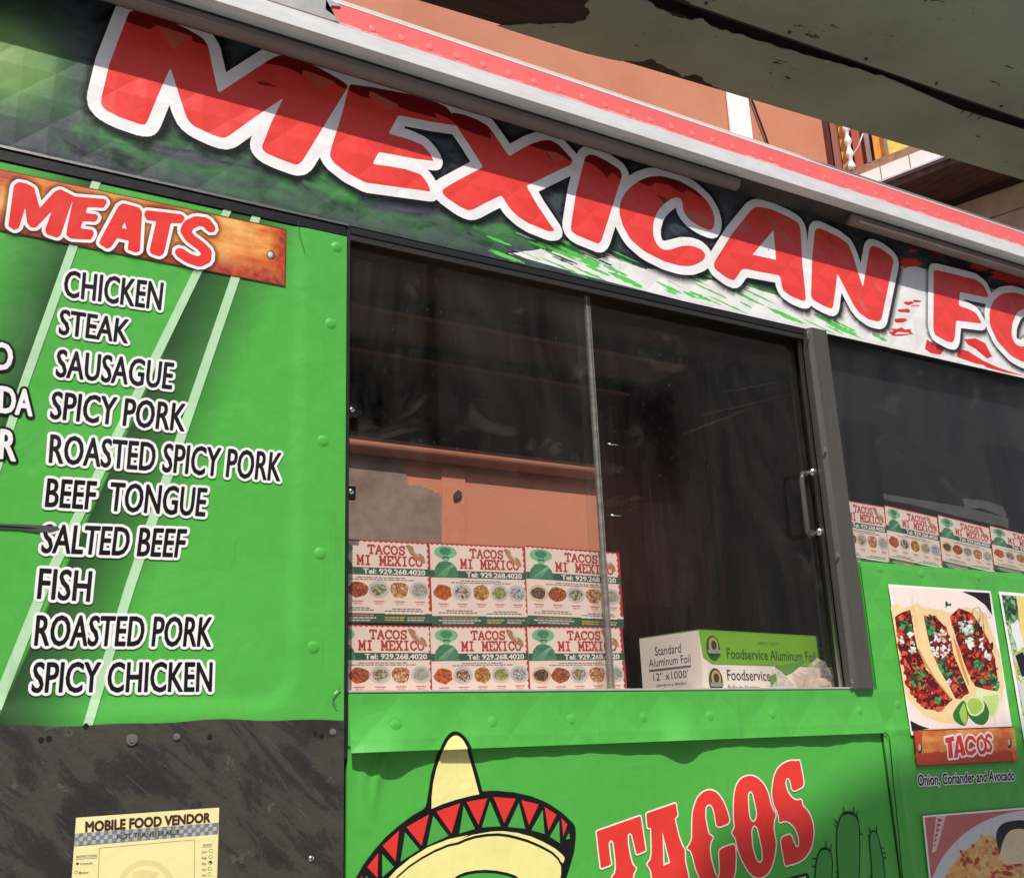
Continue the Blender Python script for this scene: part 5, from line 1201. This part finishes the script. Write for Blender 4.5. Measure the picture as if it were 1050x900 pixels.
nb = NB('bare_weathered_wood'); nb.l(nb.ramp(nb.noise(1, 7, 0.7, nb.scaled((3, 30, 30))), [(0.3, (24, 20, 17)), (0.6, (54, 44, 36)), (0.8, (78, 66, 54))]), nb.b.inputs['Base Color']); nb.b.inputs['Roughness'].default_value = 0.8
nb.l(nb.bump(nb.noise(1, 6, 0.7, nb.scaled((6, 60, 60))), 0.6, 0.006), nb.b.inputs['Normal']); wood = nb.m
e0, e1_ = PZ((427, 0), ZC), PZ((1050, 185), ZC); ed = (e1_-e0).normalized()
g0, g1 = PZ((700, 12), ZC), PZ((1050, 131), ZC); gd = (g1-g0).normalized()
canopy = empty('canopy', (2.4, 0.4, 0.0), 'weathered wooden canopy of peeling olive boards above the truck roof', 'canopy')
def along(p, d, x): return p+d*((x-p.x)/d.x)
FX0, FX1 = -1.5, 6.2
UP = V((0, 0, 0.06))
hi = V((0, 0, 0.012))
fb_ = prism_obj('far_board', [along(e0, ed, FX0), along(e0, ed, FX1), along(g0, gd, FX1)+V((0, 0.016, 0)), along(g0, gd, FX0)+V((0, 0.016, 0))], UP, wood, canopy)
# painted skin on the far board with ragged flakes, 2.5 mm thick
def rag(pts, n, j):
    out = []
    for a, b in zip(pts, pts[1:]):
        for k in range(n):
            t_ = k/n; out.append((a[0]+(b[0]-a[0])*t_+random.uniform(-j, j), a[1]+(b[1]-a[1])*t_+random.uniform(-j, j)))
    return out+[pts[-1]]
random.seed(11)
left_edge = rag([(620, -22), (600, 6), (606, 14), (600, 21), (580, 25), (545, 25), (510, 27)], 5, 1.1)
low_edge = [(530, 33.5), (560, 43), (600, 55), (630, 62)]
flake = rag([(630, 62), (650, 64), (664, 62), (668, 60), (680, 68), (690, 72), (697, 76), (700, 79), (712, 76), (720, 79), (722, 84), (735, 90)], 4, 1.0)
far_l = [(738, 92.4), (800, 110.8), (900, 140.4), (1000, 170), (1050, 184.8), (1130, 208.5), (1260, 247)]
near_l = [(1260, 203), (1150, 165), (1050, 133), (983, 112), (917, 83)]+rag([(917, 83), (880, 70), (833, 58), (800, 49), (767, 38), (735, 30), (720, 20), (700, 20), (680, 12), (664, 2), (650, -4)], 6, 1.4)
skin = [PZ(c, ZC-0.003) for c in left_edge+low_edge+flake+far_l+near_l]
bm = bmesh.new()
vs2, fcs, _ = compose([S([[(p.x, p.y) for p in skin]], olive)])
vv = [bm.verts.new((v.x, v.y, ZC-0.003)) for v in vs2]
for f in fcs: bm.faces.new([vv[i] for i in f])
r = bmesh.ops.extrude_face_region(bm, geom=list(bm.faces)); bmesh.ops.translate(bm, verts=[v for v in r['geom'] if isinstance(v, bmesh.types.BMVert)], vec=(0, 0, 0.0026))
bmesh.ops.recalc_face_normals(bm, faces=bm.faces)
bmobj('paint_skin', bm, olive, fb_)
nbd = prism_obj('near_board', [along(g0, gd, FX0)-V((0, 0.045, 0.012)), along(g0, gd, FX1)-V((0, 0.045, 0.012)), (FX1, -0.95, ZC-0.012), (FX0, -0.30, ZC-0.012)], UP, olive, canopy, 0.006)
prism_obj('mid_batten', [along(g0, gd, FX0)-V((0, 0.018, -0.012)), along(g0, gd, FX1)-V((0, 0.018, -0.012)), along(g0, gd, FX1)-V((0, 0.043, -0.012)), along(g0, gd, FX0)-V((0, 0.043, -0.012))], V((0, 0, 0.03)), wood, canopy)
for k in range(9):
    p = along(g0, gd, 1.3+0.33*k)-V((0, 0.075, 0.0135)); bm = bmesh.new(); tube(bm, [p, p+V((0, 0, -0.003))], 0.006, 8); bmesh.ops.recalc_face_normals(bm, faces=bm.faces); bmobj('nail', bm, plain('rusty_nail', (58, 46, 38), 0.7), nbd)
prism_obj('gap_board', [along(g0, gd, FX0)+V((0, 0.1, 0.065)), along(g0, gd, FX1)+V((0, 0.1, 0.065)), along(g0, gd, FX1)+V((0, -0.1, 0.065)), along(g0, gd, FX0)+V((0, -0.1, 0.065))], V((0, 0, 0.03)), plain('black_gap_wood', (12, 11, 10), 0.9), canopy)
for k, cpos in enumerate(((990, 113), (998, 116.5), (1007, 119.5))):   # splinters hanging from the seam
    p = PZ(cpos, ZC-0.002); q = PZ((cpos[0]-5, cpos[1]+4), ZC-0.012)
    tube_obj('splinter', [p, p*0.5+q*0.5+V((0, 0, 0.003)), q], [0.0025, 0.002, 0.001], wood, fb_, 5)
for x, y in ((-1.4, 0.95+0.2), (6.1, 0.75)): box('post', x-0.06, x+0.06, 1.70, 1.82, 0.0, ZC+0.06, wood, canopy)
for x in (-1.4, 6.1): box('beam', x-0.05, x+0.05, -0.2, 1.82, ZC+0.061, ZC+0.16, wood, canopy)
# ------------------------------------------------------------------ orange building behind
nb = NB('orange_stucco'); f = nb.noise(2.2, 6, 0.6)
nb.l(nb.mix(nb.math('MULTIPLY', nb.noise(60, 5, 0.7), 0.25), nb.ramp(f, [(0.3, (194, 122, 92)), (0.7, (208, 138, 106))]), (172, 102, 78)), nb.b.inputs['Base Color']); nb.b.inputs['Roughness'].default_value = 0.9
nb.l(nb.bump(nb.noise(150, 4, 0.7), 0.5, 0.006), nb.b.inputs['Normal']); stucco = nb.m
YB = 3.0
XC = P((848, 130), YB).x
bld = empty('orange_building', (2, YB+0.5, 0), 'orange stucco building rising behind the food truck', 'building')
box('wall', -9, XC, YB, YB+6, 0, 9.5, stucco, bld)
cement = NB('grey_cement_patch'); cc = cement
cc.l(cc.ramp(cc.noise(5, 7, 0.65), [(0.3, (104, 84, 70)), (0.7, (150, 130, 112))]), cc.b.inputs['Base Color']); cc.b.inputs['Roughness'].default_value = 0.9
random.seed(4)
pe = rag([(400, 440), (412, 470), (418, 497), (432, 499), (440, 501), (456, 511), (464, 516), (470, 522), (476, 527), (477, 541), (467, 546), (474, 553), (478, 575), (470, 640)], 5, 1.2)
pp = [P(c, YB-0.004) for c in pe+[(250, 640), (250, 430)]]
bm = bmesh.new(); vs2, fcs, _ = compose([S([[(p.x, p.z) for p in pp]], stucco)])
vv = [bm.verts.new((v.x, YB-0.006, v.y)) for v in vs2]
for f in fcs: bm.faces.new([vv[i] for i in f])
r = bmesh.ops.extrude_face_region(bm, geom=list(bm.faces)); bmesh.ops.translate(bm, verts=[v for v in r['geom'] if isinstance(v, bmesh.types.BMVert)], vec=(0, 0.005, 0))
bmesh.ops.recalc_face_normals(bm, faces=bm.faces); bmobj('cement_patch', bm, cement.m, bld)
tube_obj('moulding', [(-3, YB-0.02, 3.03), (P((388, 470), YB).x, YB-0.02, 3.03), (XC-0.06, YB-0.02, 3.03)], [0.055, 0.055, 0.055], stucco, bld, 20)
pv = [P(c, YB-0.008) for c in ((453, 478), (477, 480), (477, 600), (453, 600))]
prism_obj('pilaster', pv, (0, 0.0075, 0), plain('orange_paint_dull', (196, 120, 92), 0.8), bld)
prism_obj('hook', [P(c, YB-0.02) for c in ((466, 506), (470, 502), (474, 505), (472, 510), (466, 512))], (0, 0.012, 0), plain('rusty_hook', (60, 40, 34), 0.7), bld)
# downpipe, its shadow gap, cable, corner trim
d1, d2 = P((747, 100), YB-0.035), P((768, 100), YB-0.035)
pipe = box('downpipe', d1.x, d2.x, YB-0.035, YB-0.005, 0.0, 9.3, plain('white_pipe_paint', (244, 240, 234), 0.5), bld, 0.008)
cab = tube_obj('cable', [P(c, YB-0.02) for c in ((766, 90), (773, 108), (779, 124), (785, 140), (790, 156), (796, 175), (815, 240))], 0.008, blk, None, 6)
tag(cab, 'thin black cable hanging down the orange wall beside the white pipe', 'cable')
box('corner_trim', XC-0.05, XC-0.012, YB-0.03, YB-0.001, 0, 9.4, plain('dark_red_trim', (92, 40, 34), 0.7), bld)
# ------------------------------------------------------------------ neighbouring house with an overhanging balcony
Zb = 5.13
A0 = PZ((913, 193), Zb); A1 = PZ((981, 167), Zb); ua = (A1-A0).normalized(); B0 = PZ((966, 211.4), Zb); B1 = PZ((1040.5, 184.8), Zb); ub = (B1-B0).normalized()
na = V((-ua.y, ua.x, 0)); na = na if na.x < 0 else -na
hs = empty('balcony_house', (A0.x+1, A0.y, 0), 'house with an overhanging white ledged balcony right of the orange wall', 'house')
onA = lambda c: PN(c, A0, na)
Q5 = lambda p: crop(850, 100, 5.25, p)
def slabA(name, pts, depth, mat, out=0.0):
    prism_obj(name, [onA(c)+na*out for c in Q5(pts)], -na*depth, mat, hs)
def line_ext(pts, t=2.2): return pts
soff = NB('dark_red_soffit'); cc = soff; cc.l(cc.ramp(cc.noise(1, 6, 0.6, cc.scaled((30, 4, 4))), [(0.3, (52, 34, 30)), (0.7, (104, 72, 64))]), cc.b.inputs['Base Color']); cc.b.inputs['Roughness'].default_value = 0.7
Aback = A0-ua*0.75; Afwd = A0+ua*2.2; Bback = B0-ub*0.75; Bfwd = B0+ub*2.2
prism_obj('soffit', [Aback, Afwd, Bfwd, Bback], V((0, 0, 0.05)), soff.m, hs)
prism_obj('soffit_edge', [Bback-V((0, 0, 0.001)), Bfwd-V((0, 0, 0.001)), Bfwd+V((-0.05, 0, -0.001)), Bback+V((-0.05, 0, -0.001))], V((0, 0, -0.03)), plain('dark_edge_wood', (46, 26, 24), 0.7), hs)
pc = plain('grey_ledge_paint', (196, 198, 204), 0.5, mott=0.15, scale=9); wt = plain('white_ledge_tile', (240, 226, 216), 0.4, mott=0.04)
hz_ = lambda c: onA(crop(850, 100, 5.25, [c])[0]).z
z_g, z_w0, z_w1, z_r = Zb, hz_((420, 395)), hz_((310, 358)), hz_((300, 335))
def bandA(name, z0, z1, depth, mat, out):
    prism_obj(name, [Aback+V((0, 0, z0-Zb))+na*out, Afwd+V((0, 0, z0-Zb))+na*out, Afwd+V((0, 0, z1-Zb))+na*out, Aback+V((0, 0, z1-Zb))+na*out], -na*depth, mat, hs)
bandA('ledge', z_g+0.051, z_w0-0.002, 0.5, pc, 0.02)
bandA('ledge_tile', z_w0, z_w1, 0.5, wt, 0.0)
bandA('ledge_shade', Zb+0.0515, Zb+0.056, 0.02, soff.m, 0.03)
for k in range(14):
    p = Aback+ua*(0.10+0.20*k)+V((0, 0, z_w0-Zb+0.001)); prism_obj('tile_joint', [p+na*0.0015, p+ua*0.006+na*0.0015, p+ua*0.006+V((0, 0, z_w1-z_w0-0.002))+na*0.0015, p+V((0, 0, z_w1-z_w0-0.002))+na*0.0015], -na*0.001, plain('joint_grey', (120, 110, 104), 0.7), hs)
bandA('rail', z_w1+0.001, z_r+0.03, 0.10, plain('worn_wood_rail', (150, 112, 88), 0.7, mott=0.35, scale=30), -0.01)
org = plain('orange_curtain', (226, 150, 56), 0.8, mott=0.25, scale=14); yl2 = plain('yellow_curtain', (226, 200, 96), 0.8, mott=0.2); dr = plain('dark_red_cloth', (110, 50, 44), 0.8, mott=0.2); br = plain('brown_post_paint', (150, 92, 76), 0.7); wb = plain('white_baluster_paint', (236, 232, 222), 0.5, mott=0.1)
def vert_on(cx0, cx1, ymid, mat, name, out, depth=0.03):
    a, b = onA((cx0, ymid)), onA((cx1, ymid)); d = (b-a); d.z = 0; a = a.copy(); a.z = z_r+0.032
    prism_obj(name, [a+na*out, a+d+na*out, a+d+V((0, 0, 1.3))+na*out, a+V((0, 0, 1.3))+na*out], -na*depth, mat, hs)
vert_on(852.5, 858, 150, br, 'balcony_post', -0.02); vert_on(858.2, 865, 150, org, 'curtain', -0.06); vert_on(871, 880, 150, plain('red_cloth', (176, 84, 66), 0.8), 'curtain', -0.061); vert_on(880.3, 886, 150, dr, 'curtain', -0.062); vert_on(892, 905.5, 150, org, 'curtain', -0.063); vert_on(906.5, 930, 150, yl2, 'curtain', -0.064); vert_on(930.5, 990, 150, dr, 'curtain', -0.065)
a = onA((869, 150)); a.z = z_r+0.032
pts, rad = [], []
for k in range(40): pts.append(a+na*(-0.02)+V((0, 0, 0.02*k))); rad.append(0.020+0.008*math.sin(k*1.25))
tube_obj('baluster', pts, rad, wb, hs, 10)
for c in (888.5, 907.5): 
    a = onA((c, 150)); a.z = z_r+0.032; tube_obj('balcony_bar', [a-na*0.02, a-na*0.02+V((0, 0, 1.3))], 0.016 if c < 900 else 0.011, wb, hs, 8)
cd = tube_obj('cord', [onA(c)+na*0.05 for c in ((888, 140), (884, 152), (874, 168), (864, 182))], 0.004, wb, None, 6); tag(cd, 'thin pale cord tied diagonally across the balcony bars', 'cord')
sid = NB('beige_siding'); cc = sid; o = cc.xyz(); 
cc.l(cc.mix(cc.math('GREATER_THAN', cc.math('ADD', cc.math('PINGPONG', cc.math('MULTIPLY', o[2], 1/0.24), 0.5), cc.math('MULTIPLY', cc.noise(14, 5), 0.05)), 0.505), cc.ramp(cc.noise(8, 6), [(0.3, (158, 142, 118)), (0.7, (182, 168, 144))]), (96, 82, 68)), cc.b.inputs['Base Color']); cc.b.inputs['Roughness'].default_value = 0.8
nbv = V((-ub.y, ub.x, 0)); nbv = nbv if nbv.x < 0 else -nbv
prism_obj('wall', [Bback-V((0, 0, 0.035)), Bfwd-V((0, 0, 0.035)), V((Bfwd.x, Bfwd.y, 0)), V((Bback.x, Bback.y, 0))], -nbv*3, sid.m, hs)
prism_obj('upper_wall', [Aback-na*0.12+V((0, 0, 0.06)), Afwd-na*0.12+V((0, 0, 0.06)), Afwd-na*0.12+V((0, 0, 4)), Aback-na*0.12+V((0, 0, 4))], -na*3, plain('upper_wall_brown', (120, 70, 58), 0.8), hs)
# ------------------------------------------------------------------ street side behind the viewer: an unseen board added and cut to shade the lower right of the truck
k = 6.0
off = SUN*k
sh = [(640, 1010), (700, 930), (716, 880), (740, 848), (770, 842), (800, 838), (835, 832), (858, 815), (885, 797), (915, 784), (950, 772), (1000, 762), (1060, 752), (1160, 742), (1300, 732)]
pts = [P(c)+off for c in sh]
top = pts[-1]; pts += [V((pts[-1].x+1.0, pts[-1].y, pts[-1].z)), V((pts[-1].x+1.0, pts[-1].y, pts[0].z-0.25)), V((pts[0].x, pts[0].y, pts[0].z-0.25))]
aw = empty('shade_board', (pts[0].x+1, pts[0].y-0.1, 0), 'unseen board on poles added to shade the lower right of the truck', 'shade board')
prism_obj('shade_cutout', pts, (0, -0.08, 0), plain('shade_board_brown', (120, 60, 50), 0.9), aw)
for x in (pts[0].x+0.3, pts[-2].x-0.2): tube_obj('pole', [(x, pts[0].y-0.14, 0), (x, pts[0].y-0.14, pts[0].z)], 0.035, plain('pole_brown', (58, 50, 44), 0.8), aw)
# unseen brick building, added across the street for the window panes to mirror
opp = empty('mirrored_building', (2, -10, 0), 'unseen pale brick building added across the street for the panes to mirror', 'building')
nb = NB('pale_brick'); br_ = nb.n('TexBrick'); br_.inputs['Scale'].default_value = 1.0; br_.inputs['Brick Width'].default_value = 0.22; br_.inputs['Row Height'].default_value = 0.075; br_.inputs['Mortar Size'].default_value = 0.008
sw = nb.n('CombineXYZ'); o = nb.xyz(); nb.l(o[0], sw.inputs[0]); nb.l(o[2], sw.inputs[1]); nb.l(sw.outputs[0], br_.inputs['Vector'])
br_.inputs['Color1'].default_value = lin((176, 160, 146)); br_.inputs['Color2'].default_value = lin((160, 146, 134)); br_.inputs['Mortar'].default_value = lin((186, 180, 170)); nb.l(br_.outputs['Color'], nb.b.inputs['Base Color']); nb.b.inputs['Roughness'].default_value = 0.9
box('wall', -16, 26, -15, -10, 0, 11.5, nb.m, opp)
box('cornice', -16, 26, -10.3, -10.001, 11.0, 11.6, plain('cornice_brown', (80, 66, 56), 0.8), opp)
for i in range(9):
    for j in range(3):
        x = -13+4.3*i; z = 1.6+3.2*j
        wn = box('window', x, x+1.3, -9.98, -9.93, z, z+1.9, plain('window_frame_paint', (150, 142, 130), 0.6), opp)
        box('pane', x+0.08, x+1.22, -9.928, -9.92, z+0.08, z+1.82, plain('dark_window_pane', (28, 30, 34), 0.15), wn)
# ------------------------------------------------------------------ ground
def ground(name, x0, x1, y0, y1, z, col, rough):
    bm = bmesh.new(); bm.faces.new([bm.verts.new(p) for p in ((x0, y0, z), (x1, y0, z), (x1, y1, z), (x0, y1, z))])
    o = bmobj(name, bm, plain(name+'_surface', col, rough, mott=0.2, scale=6, bump=0.4, bscale=60)); o['kind'] = 'structure'; return o
ground('ground', -600, 600, -600, 600, -0.004, (92, 90, 86), 0.9)
ground('road', -80, 80, -0.9, 2.4, 0.0, (66, 66, 66), 0.9)
box('pavement', -80, 80, -9, -0.9, -0.003, 0.12, plain('pavement_concrete', (176, 172, 164), 0.85, mott=0.15, scale=5))['kind'] = 'structure'
SC.cycles.max_bounces = 8; SC.cycles.transparent_max_bounces = 16
SC.cycles.use_denoising = True
